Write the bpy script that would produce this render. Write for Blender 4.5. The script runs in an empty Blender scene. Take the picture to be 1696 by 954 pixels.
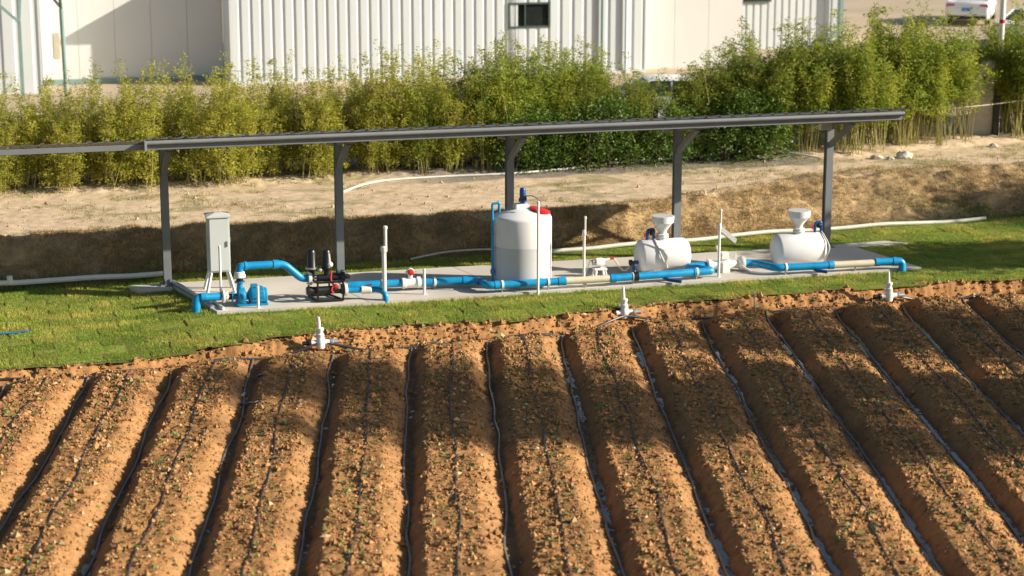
import bpy, bmesh, math, random
import numpy as np
from mathutils import Vector, Matrix
random.seed(7); rng = np.random.default_rng(7)
scene = bpy.context.scene
C = scene.collection

# ------------------------------------------------------------------ camera, sky, sun, exposure
CAM_H = 9.1
PITCH = math.atan(777.0/3400.0)
cam = bpy.data.cameras.new('camera'); cam_o = bpy.data.objects.new('camera', cam); C.objects.link(cam_o)
cam.lens = 3400.0/1696.0*36.0; cam.sensor_width = 36.0; cam.clip_start = 0.5; cam.clip_end = 2000.0
cam_o.location = (0, 0, CAM_H); cam_o.rotation_euler = (math.pi/2-PITCH, 0, 0)
cam.dof.use_dof = True; cam.dof.focus_distance = 38.0; cam.dof.aperture_fstop = 0.95
scene.camera = cam_o
SUN_EL = math.radians(24.0); SUN_AZ = math.radians(97.0)      # azimuth clockwise from +Y
world = bpy.data.worlds.new('World'); scene.world = world; world.use_nodes = True
wn = world.node_tree; bg = wn.nodes['Background']
sky = wn.nodes.new('ShaderNodeTexSky'); sky.sky_type = 'NISHITA'; sky.sun_disc = False
sky.sun_elevation = SUN_EL; sky.sun_rotation = SUN_AZ; sky.altitude = 50; sky.air_density = 1.0; sky.dust_density = 1.5
wn.links.new(sky.outputs['Color'], bg.inputs['Color']); bg.inputs['Strength'].default_value = 0.064
sl = bpy.data.lights.new('sun', 'SUN'); so = bpy.data.objects.new('sun', sl); C.objects.link(so)
sl.energy = 5.0; sl.angle = math.radians(0.55); sl.color = (1.0, 0.905, 0.76)
sdir = Vector((math.sin(SUN_AZ)*math.cos(SUN_EL), math.cos(SUN_AZ)*math.cos(SUN_EL), math.sin(SUN_EL)))
so.rotation_euler = (-sdir).to_track_quat('-Z', 'Y').to_euler(); so.location = (30, 10, 30)
vs = scene.view_settings; vs.view_transform = 'Standard'; vs.look = 'None'; vs.exposure = 0.80; vs.gamma = 1.0; vs.use_curve_mapping = False
scene.render.engine = 'CYCLES'

# ------------------------------------------------------------------ frames of reference
P0 = np.array([-6.892, 40.091, 0.0])                      # foot of the left canopy post
UA = math.radians(15.0); CU, SU = math.cos(UA), math.sin(UA)
def P(u, v, z=0.0):                                        # canopy frame: u along it, v towards the field
    return Vector((P0[0]+u*CU+v*SU, P0[1]+u*SU-v*CU, z))
def toUV(x, y):
    dx, dy = x-P0[0], y-P0[1]
    return dx*CU+dy*SU, dx*SU-dy*CU
_c, _s = math.cos(PITCH), math.sin(PITCH)
def ray(x, y):
    a = (x-848)/3400.0; b = -(y-477)/3400.0
    return Vector((a, _c+b*_s, -_s+b*_c))
O_ = Vector((0, 0, CAM_H))
def G(x, y, z=0.0):                                        # measured spot on a level surface
    d = ray(x, y); return O_+d*((z-CAM_H)/d.z)
VV = Vector((SU, -CU, 0))
def A(x, y, v):                                            # measured spot on an upright plane v = const
    d = ray(x, y); o = (O_-Vector(P0)).dot(VV)
    return O_+d*((v-o)/d.dot(VV))

# ------------------------------------------------------------------ numpy noise
def vnoise(x, y, seed=0):
    x = np.asarray(x, float); y = np.asarray(y, float)
    xi = np.floor(x).astype(np.int64); yi = np.floor(y).astype(np.int64); fx = x-xi; fy = y-yi
    def h(a, b):
        n = (a*374761393+b*668265263+seed*1442695041) & 0xffffffff
        n = ((n ^ (n >> 13))*1274126177) & 0xffffffff
        return ((n ^ (n >> 16)) & 0xffff)/65535.0
    sx = fx*fx*(3-2*fx); sy = fy*fy*(3-2*fy)
    return (h(xi, yi)*(1-sx)+h(xi+1, yi)*sx)*(1-sy)+(h(xi, yi+1)*(1-sx)+h(xi+1, yi+1)*sx)*sy
def fbm(x, y, o=3, seed=0):
    t = 0; a = 0.5
    for k in range(o): t = t+a*(vnoise(x*2**k, y*2**k, seed+k*17)-0.5)*2; a *= 0.5
    return t
def sst(t): t = np.clip(t, 0, 1); return t*t*(3-2*t)

# ------------------------------------------------------------------ materials
def mat(name, col, rough=0.6, var=0.12, scale=6.0, bump=0.0, bscale=40.0, metal=0.0, spec=0.5, attr=None, rnd=0.0,
        col2=None, stretch=(1, 1, 1), trans=0.0, mixscale=None, detail=5.0):
    m = bpy.data.materials.new(name); m.use_nodes = True; nt = m.node_tree; N = nt.nodes; L = nt.links
    b = N['Principled BSDF']; b.inputs['Roughness'].default_value = rough; b.inputs['Metallic'].default_value = metal
    b.inputs['Specular IOR Level'].default_value = spec
    tc = N.new('ShaderNodeTexCoord'); mp = N.new('ShaderNodeMapping'); mp.inputs['Scale'].default_value = stretch
    L.new(tc.outputs['Object'], mp.inputs['Vector'])
    no = N.new('ShaderNodeTexNoise'); no.inputs['Scale'].default_value = scale; no.inputs['Detail'].default_value = detail
    L.new(mp.outputs['Vector'], no.inputs['Vector'])
    if attr:
        at = N.new('ShaderNodeAttribute'); at.attribute_name = attr; src = at.outputs['Color']
    else:
        rg = N.new('ShaderNodeRGB'); rg.outputs[0].default_value = (*col, 1); src = rg.outputs[0]
    if col2:
        n2 = N.new('ShaderNodeTexNoise'); n2.inputs['Scale'].default_value = mixscale or scale*0.4; n2.inputs['Detail'].default_value = 4
        L.new(mp.outputs['Vector'], n2.inputs['Vector'])
        r2 = N.new('ShaderNodeValToRGB'); r2.color_ramp.elements[0].position = 0.4; r2.color_ramp.elements[1].position = 0.62
        L.new(n2.outputs['Fac'], r2.inputs['Fac'])
        mx = N.new('ShaderNodeMix'); mx.data_type = 'RGBA'; L.new(r2.outputs['Color'], mx.inputs['Factor'])
        L.new(src, mx.inputs['A']); mx.inputs['B'].default_value = (*col2, 1); src = mx.outputs['Result']
    mr = N.new('ShaderNodeMapRange'); mr.inputs['From Min'].default_value = 0.25; mr.inputs['From Max'].default_value = 0.75
    mr.inputs['To Min'].default_value = 1-var; mr.inputs['To Max'].default_value = 1+var
    L.new(no.outputs['Fac'], mr.inputs['Value']); fac = mr.outputs['Result']
    if rnd:
        oi = N.new('ShaderNodeObjectInfo'); m2 = N.new('ShaderNodeMapRange')
        m2.inputs['To Min'].default_value = 1-rnd; m2.inputs['To Max'].default_value = 1+rnd
        L.new(oi.outputs['Random'], m2.inputs['Value']); mu = N.new('ShaderNodeMath'); mu.operation = 'MULTIPLY'
        L.new(fac, mu.inputs[0]); L.new(m2.outputs['Result'], mu.inputs[1]); fac = mu.outputs[0]
    vm = N.new('ShaderNodeVectorMath'); vm.operation = 'SCALE'; L.new(src, vm.inputs[0]); L.new(fac, vm.inputs['Scale'])
    L.new(vm.outputs['Vector'], b.inputs['Base Color'])
    if bump:
        nb = N.new('ShaderNodeTexNoise'); nb.inputs['Scale'].default_value = bscale; nb.inputs['Detail'].default_value = 6
        L.new(mp.outputs['Vector'], nb.inputs['Vector']); bp = N.new('ShaderNodeBump'); bp.inputs['Strength'].default_value = bump
        bp.inputs['Distance'].default_value = 0.02; L.new(nb.outputs['Fac'], bp.inputs['Height']); L.new(bp.outputs['Normal'], b.inputs['Normal'])
    if trans:
        tr = N.new('ShaderNodeBsdfTranslucent'); L.new(vm.outputs['Vector'], tr.inputs['Color'])
        ms = N.new('ShaderNodeMixShader'); ms.inputs['Fac'].default_value = trans
        L.new(b.outputs[0], ms.inputs[1]); L.new(tr.outputs[0], ms.inputs[2]); L.new(ms.outputs[0], N['Material Output'].inputs['Surface'])
    return m
M = {}
M['soil'] = mat('soil', (1, 1, 1), 0.95, 0.22, 9.0, 0.55, 60.0, spec=0.15, attr='Col', detail=8)
M['clod'] = mat('clod', (1, 1, 1), 0.95, 0.15, 20, spec=0.15, attr='Col')
M['water'] = mat('water', (0.10, 0.075, 0.045), 0.06, 0.1, 3.0, 0.15, 9.0, spec=0.6)
M['bank'] = mat('bank', (1, 1, 1), 0.95, 0.25, 5.0, 0.5, 40.0, spec=0.15, attr='Col', detail=8)
M['grass'] = mat('grass', (1, 1, 1), 0.7, 0.15, 2.0, spec=0.25, attr='Col', trans=0.38)
M['sod'] = mat('sod', (0.15, 0.19, 0.03), 0.9, 0.35, 14.0, 0.5, 70, spec=0.15, rnd=0.3, col2=(0.22, 0.20, 0.05), mixscale=5.0)
M['lawn'] = mat('lawn', (0.13, 0.15, 0.03), 0.95, 0.3, 5.0, 0.4, 50, spec=0.1, col2=(0.19, 0.15, 0.055), mixscale=2.0)
M['concrete'] = mat('concrete', (0.61, 0.565, 0.50), 0.85, 0.10, 1.6, 0.15, 60, spec=0.3, rnd=0.05, col2=(0.52, 0.48, 0.42), mixscale=0.8)
M['yard'] = mat('yard', (0.48, 0.38, 0.27), 0.95, 0.08, 0.4, 0.1, 8, spec=0.2, col2=(0.42, 0.34, 0.24), mixscale=0.12)
M['ground'] = mat('ground', (0.30, 0.19, 0.09), 0.95, 0.2, 0.8, 0.2, 6, spec=0.1)
M['steel'] = mat('grey_steel', (0.185, 0.20, 0.212), 0.55, 0.10, 3.0, 0.03, 60, spec=0.5)
M['roof'] = mat('roof_sheet', (0.20, 0.22, 0.24), 0.45, 0.12, 2.0, 0.02, 30, spec=0.5, rnd=0.08)
M['blue'] = mat('blue_pvc', (0.002, 0.245, 0.54), 0.36, 0.16, 5.0, spec=0.45, col2=(0.015, 0.285, 0.54), mixscale=3.0)
M['blue_dark'] = mat('dark_blue_plastic', (0.006, 0.065, 0.25), 0.35, 0.1, 5.0)
M['pump_blue'] = mat('pump_blue_paint', (0.008, 0.23, 0.44), 0.42, 0.15, 14.0, 0.06, 60)
M['white'] = mat('white_pvc', (0.76, 0.75, 0.71), 0.4, 0.05, 6.0)
M['white_old'] = mat('weathered_white_pvc', (0.62, 0.60, 0.53), 0.55, 0.12, 5.0)
M['poly'] = mat('white_polyethylene', (0.74, 0.75, 0.765), 0.45, 0.05, 2.0, spec=0.4, col2=(0.68, 0.67, 0.65), mixscale=2.2, stretch=(1, 1, .35))
M['poly_full'] = mat('filled_polyethylene', (0.53, 0.535, 0.54), 0.45, 0.04, 2.0, spec=0.4)
M['beige'] = mat('beige_pvc', (0.58, 0.54, 0.40), 0.4, 0.08, 5.0)
M['black'] = mat('black_plastic', (0.012, 0.012, 0.013), 0.35, 0.2, 8.0)
M['tube'] = mat('black_poly_tube', (0.035, 0.036, 0.042), 0.42, 0.35, 3.0)
M['tube_wet'] = mat('dusty_grey_tube', (0.13, 0.14, 0.145), 0.32, 0.4, 1.2)
M['red'] = mat('red_plastic', (0.52, 0.018, 0.025), 0.4, 0.08, 8.0)
M['pink'] = mat('pink_tag', (0.7, 0.12, 0.32), 0.6, 0.08, 8.0)
M['cabinet'] = mat('cabinet_paint', (0.57, 0.60, 0.585), 0.45, 0.04, 3.0)
M['wall'] = mat('white_wall_sheet', (0.585, 0.625, 0.63), 0.5, 0.05, 1.0, stretch=(3, 3, 0.3), rnd=0.03)
M['plain'] = mat('cream_wall', (0.63, 0.625, 0.595), 0.7, 0.04, 0.6)
M['teal'] = mat('teal_grey_steel', (0.20, 0.29, 0.28), 0.5, 0.1, 3.0)
M['glass'] = mat('dark_glass', (0.02, 0.025, 0.025), 0.08, 0.3, 0.8, spec=0.8)
M['wframe'] = mat('window_frame', (0.05, 0.085, 0.075), 0.5, 0.1, 3)
M['car'] = mat('white_car_paint', (0.74, 0.74, 0.73), 0.18, 0.02, 2.0, spec=0.6)
M['rubber'] = mat('rubber', (0.015, 0.015, 0.015), 0.8, 0.1, 10)
M['rim'] = mat('alloy', (0.45, 0.45, 0.46), 0.3, 0.05, 10, metal=0.8)
M['lamp_red'] = mat('tail_lamp', (0.5, 0.01, 0.015), 0.15, 0.05, 10)
M['plate'] = mat('number_plate', (0.03, 0.2, 0.5), 0.4, 0.05, 10)
M['leafA'] = mat('bamboo_leaf_olive', (0.36, 0.38, 0.05), 0.6, 0.25, 3.0, spec=0.3, trans=0.48, rnd=0.22, col2=(0.45, 0.41, 0.07), mixscale=1.2)
M['leafB'] = mat('bamboo_leaf_green', (0.225, 0.295, 0.036), 0.55, 0.3, 3.0, spec=0.3, trans=0.48, rnd=0.25, col2=(0.33, 0.34, 0.04), mixscale=1.0)
M['leafC'] = mat('shrub_leaf', (0.10, 0.165, 0.022), 0.5, 0.3, 4.0, spec=0.35, trans=0.3, rnd=0.2)
M['cane'] = mat('bamboo_cane', (0.33, 0.30, 0.10), 0.5, 0.25, 4.0, stretch=(1, 1, 0.5))
M['bark'] = mat('bark', (0.10, 0.075, 0.05), 0.9, 0.3, 6.0, 0.4, 20, stretch=(1, 1, 0.3))
M['stone'] = mat('pale_stone', (0.50, 0.46, 0.38), 0.9, 0.15, 6.0, 0.4, 20)
M['seed'] = mat('seedling_leaf', (0.15, 0.22, 0.06), 0.6, 0.3, 30, spec=0.3, trans=0.25, rnd=0.35)
M['film'] = mat('blue_film', (0.01, 0.16, 0.50), 0.35, 0.1, 6)
M['rope'] = mat('pale_rope', (0.50, 0.45, 0.33), 0.8, 0.15, 10)
M['galv'] = mat('galvanised', (0.38, 0.40, 0.41), 0.45, 0.1, 8, metal=0.5)

# ------------------------------------------------------------------ mesh helpers
ORG = {}
class MB:
    def __init__(s): s.v = []; s.f = []
    def add(s, vs_, fs):
        o = len(s.v); s.v += [tuple(p) for p in vs_]; s.f += [tuple(i+o for i in f) for f in fs]; return s
    def box(s, c, d, rz=0.0, R=None):
        R = R or Matrix.Rotation(rz, 3, 'Z'); c = Vector(c); pts = []
        for x in (-.5, .5):
            for y in (-.5, .5):
                for z in (-.5, .5): pts.append(c+R @ Vector((x*d[0], y*d[1], z*d[2])))
        return s.add(pts, [(0, 1, 3, 2), (4, 6, 7, 5), (0, 4, 5, 1), (2, 3, 7, 6), (0, 2, 6, 4), (1, 5, 7, 3)])
    def lathe(s, o, ax, prof, n=20):
        o = Vector(o); ax = Vector(ax).normalized(); a = ax.orthogonal().normalized(); b = ax.cross(a); pts = []; fs = []
        for (t, r) in prof:
            for k in range(n):
                w = 2*math.pi*k/n; pts.append(o+ax*t+(a*math.cos(w)+b*math.sin(w))*max(r, 1e-4))
        for i in range(len(prof)-1):
            for k in range(n):
                j = (k+1) % n; fs.append((i*n+k, i*n+j, (i+1)*n+j, (i+1)*n+k))
        fs.append(tuple(range(n-1, -1, -1))); fs.append(tuple(range((len(prof)-1)*n, len(prof)*n)))
        return s.add(pts, fs)
    def cyl(s, a, b, r, r2=None, n=14):
        a = Vector(a); b = Vector(b); return s.lathe(a, b-a, [(0, r), ((b-a).length, r if r2 is None else r2)], n)
    def tube(s, path, r, n=10):
        path = [Vector(p) for p in path]; m = len(path); pts = []; fs = []; nrm = None
        for i, p in enumerate(path):
            t = (path[min(i+1, m-1)]-path[max(i-1, 0)]).normalized()
            nrm = t.orthogonal().normalized() if nrm is None else (nrm-t*nrm.dot(t)).normalized()
            b = t.cross(nrm); rr = r[i] if isinstance(r, (list, tuple)) else r
            for k in range(n):
                w = 2*math.pi*k/n; pts.append(p+(nrm*math.cos(w)+b*math.sin(w))*rr)
        for i in range(m-1):
            for k in range(n):
                j = (k+1) % n; fs.append((i*n+k, i*n+j, (i+1)*n+j, (i+1)*n+k))
        fs.append(tuple(range(n-1, -1, -1))); fs.append(tuple(range((m-1)*n, m*n)))
        return s.add(pts, fs)
    def bar(s, a, b, w, h=None):                           # square bar between two points
        a = Vector(a); b = Vector(b); h = h or w; t = (b-a).normalized(); up = Vector((0, 0, 1))
        if abs(t.z) > 0.98: up = Vector((SU, -CU, 0))
        x = t.cross(up).normalized(); y = x.cross(t); pts = []
        for p in (a, b):
            for q in ((-1, -1), (1, -1), (1, 1), (-1, 1)): pts.append(p+x*q[0]*w/2+y*q[1]*h/2)
        return s.add(pts, [(0, 3, 2, 1), (4, 5, 6, 7), (0, 1, 5, 4), (1, 2, 6, 5), (2, 3, 7, 6), (3, 0, 4, 7)])
    def prism(s, poly, vec):
        n = len(poly); poly = [Vector(p) for p in poly]; vec = Vector(vec)
        return s.add(poly+[p+vec for p in poly], [tuple(range(n-1, -1, -1)), tuple(range(n, 2*n))]+[(i, (i+1) % n, n+(i+1) % n, n+i) for i in range(n)])
    def build(s, name, m, parent=None, smooth=True, bevel=0.0, org=None):
        o0 = Vector(ORG[parent.name]) if parent else Vector(org) if org is not None else Vector((0, 0, 0))
        me = bpy.data.meshes.new(name); me.from_pydata([Vector(p)-o0 for p in s.v], [], s.f)
        bm = bmesh.new(); bm.from_mesh(me); bmesh.ops.recalc_face_normals(bm, faces=bm.faces)
        if bevel:
            es = [e for e in bm.edges if len(e.link_faces) == 2 and e.calc_face_angle(0) > 0.7]
            bmesh.ops.bevel(bm, geom=es, offset=bevel, segments=2, affect='EDGES', clamp_overlap=True)
        bm.to_mesh(me); bm.free(); me.materials.append(M[m])
        if smooth:
            me.polygons.foreach_set('use_smooth', [True]*len(me.polygons)); me.set_sharp_from_angle(angle=math.radians(38))
        o = bpy.data.objects.new(name, me); C.objects.link(o)
        if parent: o.parent = parent
        else: o.location = o0
        ORG[o.name] = tuple(o0); return o
def tag(o, label, cat, group=None):
    o['label'] = label; o['category'] = cat
    if group: o['group'] = group
    return o
def thing(name, loc, label, cat, group=None):
    o = bpy.data.objects.new(name, None); C.objects.link(o); o.location = loc; o.empty_display_size = 0.2
    ORG[o.name] = tuple(loc); return tag(o, label, cat, group)
def npmesh(name, V, F, m, col=None, smooth=False):         # big meshes from arrays
    me = bpy.data.meshes.new(name); V = np.asarray(V, np.float32); F = np.asarray(F, np.int32); k = F.shape[1]
    me.vertices.add(len(V)); me.vertices.foreach_set('co', V.ravel())
    me.loops.add(F.size); me.loops.foreach_set('vertex_index', F.ravel())
    me.polygons.add(len(F)); me.polygons.foreach_set('loop_start', np.arange(0, F.size, k, dtype=np.int32))
    if col is not None:
        a = me.color_attributes.new('Col', 'FLOAT_COLOR', 'POINT')
        a.data.foreach_set('color', np.concatenate([np.asarray(col, np.float32), np.ones((len(V), 1), np.float32)], 1).ravel())
    me.polygons.foreach_set('use_smooth', np.full(len(F), smooth)); me.update(calc_edges=True); me.validate(); me.materials.append(M[m])
    o = bpy.data.objects.new(name, me); C.objects.link(o); return o
def structure(o): o['kind'] = 'structure'; return o
def fillet(pts, r, n=6):
    pts = [Vector(p) for p in pts]; out = [pts[0]]
    for i in range(1, len(pts)-1):
        a, b, c = pts[i-1], pts[i], pts[i+1]; d = min(r, (a-b).length*.49, (c-b).length*.49)
        p = b+(a-b).normalized()*d; q = b+(c-b).normalized()*d
        for k in range(n+1):
            t = k/n; out.append(p*(1-t)**2+b*2*t*(1-t)+q*t*t)
    out.append(pts[-1]); return out
def curve(pts, n=8):                                       # Catmull-Rom through points
    pts = [Vector(p) for p in pts]; q = [pts[0]*2-pts[1]]+pts+[pts[-1]*2-pts[-2]]; out = []
    for i in range(1, len(q)-2):
        for k in range(n):
            t = k/n; a, b, c, d = q[i-1], q[i], q[i+1], q[i+2]
            out.append(0.5*((2*b)+(c-a)*t+(2*a-5*b+4*c-d)*t*t+(3*b-a-3*c+d)*t**3))
    out.append(pts[-1]); return out
def dup(root, loc, rz=0.0, sc=1.0, label=None):
    r = root.copy(); C.objects.link(r); r.location = loc; r.rotation_euler = (0, 0, rz); r.scale = (sc, sc, sc) if not isinstance(sc, tuple) else sc
    if label: r['label'] = label
    for ch in list(root.children):
        c = ch.copy(); C.objects.link(c); c.parent = r
        for g in list(ch.children):
            d = g.copy(); C.objects.link(d); d.parent = c
    return r
def ordinal(n): return ['first', 'second', 'third', 'fourth', 'fifth', 'sixth', 'seventh', 'eighth', 'ninth', 'tenth', 'eleventh', 'twelfth',
                        'thirteenth', 'fourteenth', 'fifteenth', 'sixteenth', 'seventeenth', 'eighteenth'][n]

# ------------------------------------------------------------------ terrain functions
EU = [-12, -3.39, -1.34, .63, 2.22, 4.3, 6, 7.9, 10.47, 13.06, 15.06, 17, 24]
EV = [5.3, 5.11, 5.15, 4.66, 4.3, 4.14, 4.35, 3.95, 3.69, 3.61, 3.58, 3.64, 3.6]
FU = [-12, -3.4, -1.33, .82, 3.01, 5.33, 7.15, 9.12, 10.94, 14.31, 17.01, 24]
FV = [5.45, 5.3, 5.3, 4.86, 4.84, 4.66, 4.5, 4.05, 4.05, 3.8, 3.78, 3.75]
def ve(u): return np.interp(u, EU, EV)+0.10*fbm(u*1.3, u*0+3, 3, 5)+0.07*fbm(u*5.5, u*0+7, 2, 6)
def vf(u): return np.maximum(np.interp(u, FU, FV)+0.06*fbm(u*1.1, u*0+9, 2, 8), ve(u)+0.16)
def vfoot(u): return np.interp(u, [-12, -3.25, 9.5, 14, 20, 30], [-.8, -.95, -1.2, -1.85, -2.05, -2.2])
def vcrest(u): return np.interp(u, [-12, -3, 9.9, 13, 17, 22, 30], [-2.75, -2.7, -2.5, -3.7, -5.3, -5.2, -5.2])
def lawnz(u, v):
    return -0.05-0.08*sst((0.6-u)/1.6)+0.015*fbm(u*.7, v*.9, 2, 31)-0.05*sst((v-3.2)/2.0)
ROW0, ROWS, ROWT = -0.63, 1.395, -0.040
TOPZ, FURZ = -0.265, -0.475
def rowx(k, Y): return ROW0+ROWS*k+ROWT*(Y-24.62)
def fieldz(X, Y):
    u, v = toUV(X, Y); e = ve(u); f = vf(u)
    wob = 0.05*fbm(X*.25, Y*.35, 2, 3)
    s = (X-ROW0-ROWT*(Y-24.62)+wob)/ROWS; k = np.floor(s+0.52); s = (s-k)*ROWS      # -.73 .. +.67 about the crest tube
    jag = 0.05*fbm(Y*2.6, k*7.3, 3, 12)+0.05*fbm(X*6, Y*6, 2, 14)
    s2 = s+jag
    wv = 0.05*(vnoise(k*5.7, Y*.35, 15)-.5)
    up = np.clip((s2+0.665+wv)/0.215, 0, 1)**0.85; dn = 1-np.clip((s2-0.27+wv)/0.36, 0, 1)**1.15
    bedm = np.minimum(up, dn)
    h = TOPZ+0.06*(vnoise(k*3.1, Y*.3, 2)-.5)+0.045*fbm(X*1.1, Y*.8, 2, 17)
    bed = FURZ+(h-FURZ)*bedm
    top = sst((bedm-0.62+.25*fbm(X*3, Y*3, 2, 16))/0.28)
    bed = bed+top*(0.042*fbm(X*5.5, Y*5.5, 3, 21)+0.040*np.abs(fbm(X*15, Y*15, 2, 22)))
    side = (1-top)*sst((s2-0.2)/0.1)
    bed = bed+side*(0.030*fbm(X*4+Y*3, Y*4, 3, 23)+0.020*np.abs(fbm(X*11, Y*11, 2, 27)))+(1-bedm)*(0.026*fbm(X*3, Y*1.6, 3, 25)+0.010*fbm(X*9, Y*9, 2, 26))+(1-top)*0.006*fbm(X*18, Y*18, 2, 24)
    zt = lawnz(u, v)-0.03
    t = np.clip((v-e)/(f-e), 0, 1)
    lump = 0.11*fbm(X*3.5, Y*3.5, 3, 41)+0.075*np.abs(fbm(X*9, Y*9, 3, 42))
    cut = zt+(-0.33-zt)*sst(t*1.05)+lump*np.sin(np.pi*np.clip(t*.8+.2, 0, 1))
    w = sst((v-f-0.02)/0.30)
    z = cut*(1-w)+bed*w
    return z, top*w, side*w, (1-w), bedm, u, v, e, s

# ------------------------------------------------------------------ setting: ground sheets
Y0, Y1, X0, X1 = 19.0, 42.6, -12.5, 14.0
nx, ny = 900, 730
xs = np.linspace(X0, X1, nx); ys = np.linspace(Y0, Y1, ny)
X, Y = np.meshgrid(xs, ys)
Z, top, side, cutm, bedm, U_, V_, E_, S_ = fieldz(X, Y)
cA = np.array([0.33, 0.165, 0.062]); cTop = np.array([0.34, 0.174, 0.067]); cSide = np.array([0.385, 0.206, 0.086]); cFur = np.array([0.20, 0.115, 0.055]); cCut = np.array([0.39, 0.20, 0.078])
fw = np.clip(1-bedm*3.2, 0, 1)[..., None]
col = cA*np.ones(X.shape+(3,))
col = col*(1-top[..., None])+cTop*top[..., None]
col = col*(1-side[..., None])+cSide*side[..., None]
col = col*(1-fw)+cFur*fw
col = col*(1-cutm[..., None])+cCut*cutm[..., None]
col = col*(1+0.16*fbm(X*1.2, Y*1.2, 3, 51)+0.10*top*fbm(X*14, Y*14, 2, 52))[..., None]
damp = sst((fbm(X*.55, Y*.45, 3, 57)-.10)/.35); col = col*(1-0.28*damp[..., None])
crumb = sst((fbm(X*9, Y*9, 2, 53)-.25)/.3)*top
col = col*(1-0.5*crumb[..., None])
idx = np.arange(nx*ny).reshape(ny, nx)
F = np.stack([idx[:-1, :-1], idx[:-1, 1:], idx[1:, 1:], idx[1:, :-1]], -1)
keep = (V_ > E_-0.5)[:-1, :-1]
F = F[keep]
used = np.unique(F); rm = np.full(nx*ny, -1); rm[used] = np.arange(len(used))
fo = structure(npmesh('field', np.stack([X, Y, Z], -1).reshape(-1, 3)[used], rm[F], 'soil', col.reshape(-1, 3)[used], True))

def uvgrid(name, us, vsx, zf, m, colf=None, mask=None):
    U, V = np.meshgrid(us, vsx); Zg = zf(U, V)
    Xg = P0[0]+U*CU+V*SU; Yg = P0[1]+U*SU-V*CU; n = len(us); mm = len(vsx)
    idx = np.arange(n*mm).reshape(mm, n); F = np.stack([idx[:-1, :-1], idx[1:, :-1], idx[1:, 1:], idx[:-1, 1:]], -1)
    if mask is not None: F = F[mask(U, V)[:-1, :-1]]
    F = F.reshape(-1, 4); V3 = np.stack([Xg, Yg, Zg], -1).reshape(-1, 3); c = None if colf is None else colf(U, V).reshape(-1, 3)
    used = np.unique(F); rm = np.full(n*mm, -1); rm[used] = np.arange(len(used))
    return structure(npmesh(name, V3[used], rm[F][:, ::-1], m, None if c is None else c[used], True))
lawn = uvgrid('lawn', np.linspace(-9, 24, 331), np.linspace(-2.6, 5.6, 121), lambda U, V: lawnz(U, V), 'lawn', mask=lambda U, V: (V < ve(U)+0.02))
ORG[lawn.name] = (0, 0, 0)

def bankz(U, V):
    f = vfoot(U); c = vcrest(U); t = (f-V)/(f-c)
    z = -0.10+0.76*sst(t*0.98)
    inb = sst(t*3)*(1-sst((t-0.9)*3))
    z = z+inb*(0.15*fbm(U*2.0, V*2.2, 3, 61)+0.07*np.abs(fbm(U*6, V*6, 2, 62)))
    z = z+(1-inb)*0.02*fbm(U*3, V*3, 3, 63)*(t > 0.5)
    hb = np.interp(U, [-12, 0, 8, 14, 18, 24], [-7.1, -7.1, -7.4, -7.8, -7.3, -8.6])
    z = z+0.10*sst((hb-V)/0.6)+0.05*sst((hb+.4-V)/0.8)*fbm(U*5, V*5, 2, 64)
    return z
def bankc(U, V):
    f = vfoot(U); c = vcrest(U); t = (f-V)/(f-c)
    br = np.array([0.35, 0.245, 0.125]); sand = np.array([0.56, 0.43, 0.285]); gr = np.array([0.095, 0.11, 0.03]); gy = np.array([0.24, 0.21, 0.17])
    k = sst((t+0.25*fbm(U*1.1, V*1.5, 3, 71)-0.82)/0.35)[..., None]
    c0 = br*(1-k)+sand*k
    n = fbm(U*3, V*3, 3, 72)[..., None]; c0 = c0*(1+0.28*n*(1-k)+0.10*n*k)
    g = (sst((fbm(U*.9, V*1.6, 3, 73)-0.22)/0.2)*sst((t-.6)*2))[..., None]*0.45
    c0 = c0*(1-g)+gr*1.4*g
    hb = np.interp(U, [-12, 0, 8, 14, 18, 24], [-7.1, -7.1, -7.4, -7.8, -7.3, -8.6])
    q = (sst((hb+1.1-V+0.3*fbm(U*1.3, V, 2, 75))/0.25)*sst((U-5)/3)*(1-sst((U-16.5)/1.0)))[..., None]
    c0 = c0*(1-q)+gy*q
    gl = (1-sst(t*3.5))[..., None]; c0 = c0*(1-gl)+gr*gl
    return c0
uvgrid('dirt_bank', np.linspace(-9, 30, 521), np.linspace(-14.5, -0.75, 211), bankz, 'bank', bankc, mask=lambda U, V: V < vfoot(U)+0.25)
def sheet(name, u0, u1, v0, v1, z, m):
    return structure(MB().add([P(u0, v0, z), P(u1, v0, z), P(u1, v1, z), P(u0, v1, z)], [(0, 1, 2, 3)]).build(name, m, smooth=False))
sheet('yard', -90, 140, -14.2, -220, 0.62, 'yard')
structure(MB().add([(-700, -700, -0.62), (700, -700, -0.62), (700, 700, -0.62), (-700, 700, -0.62)], [(0, 1, 2, 3)]).build('ground', 'ground', smooth=False))
structure(MB().prism([P(23.5, -14.2, -.1), P(60, -14.2, -.1), P(60, 3.4, -.1), P(23.8, 3.4, -.1)], (0, 0, -.4)).build('ground_verge', 'ground', smooth=False))

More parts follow.
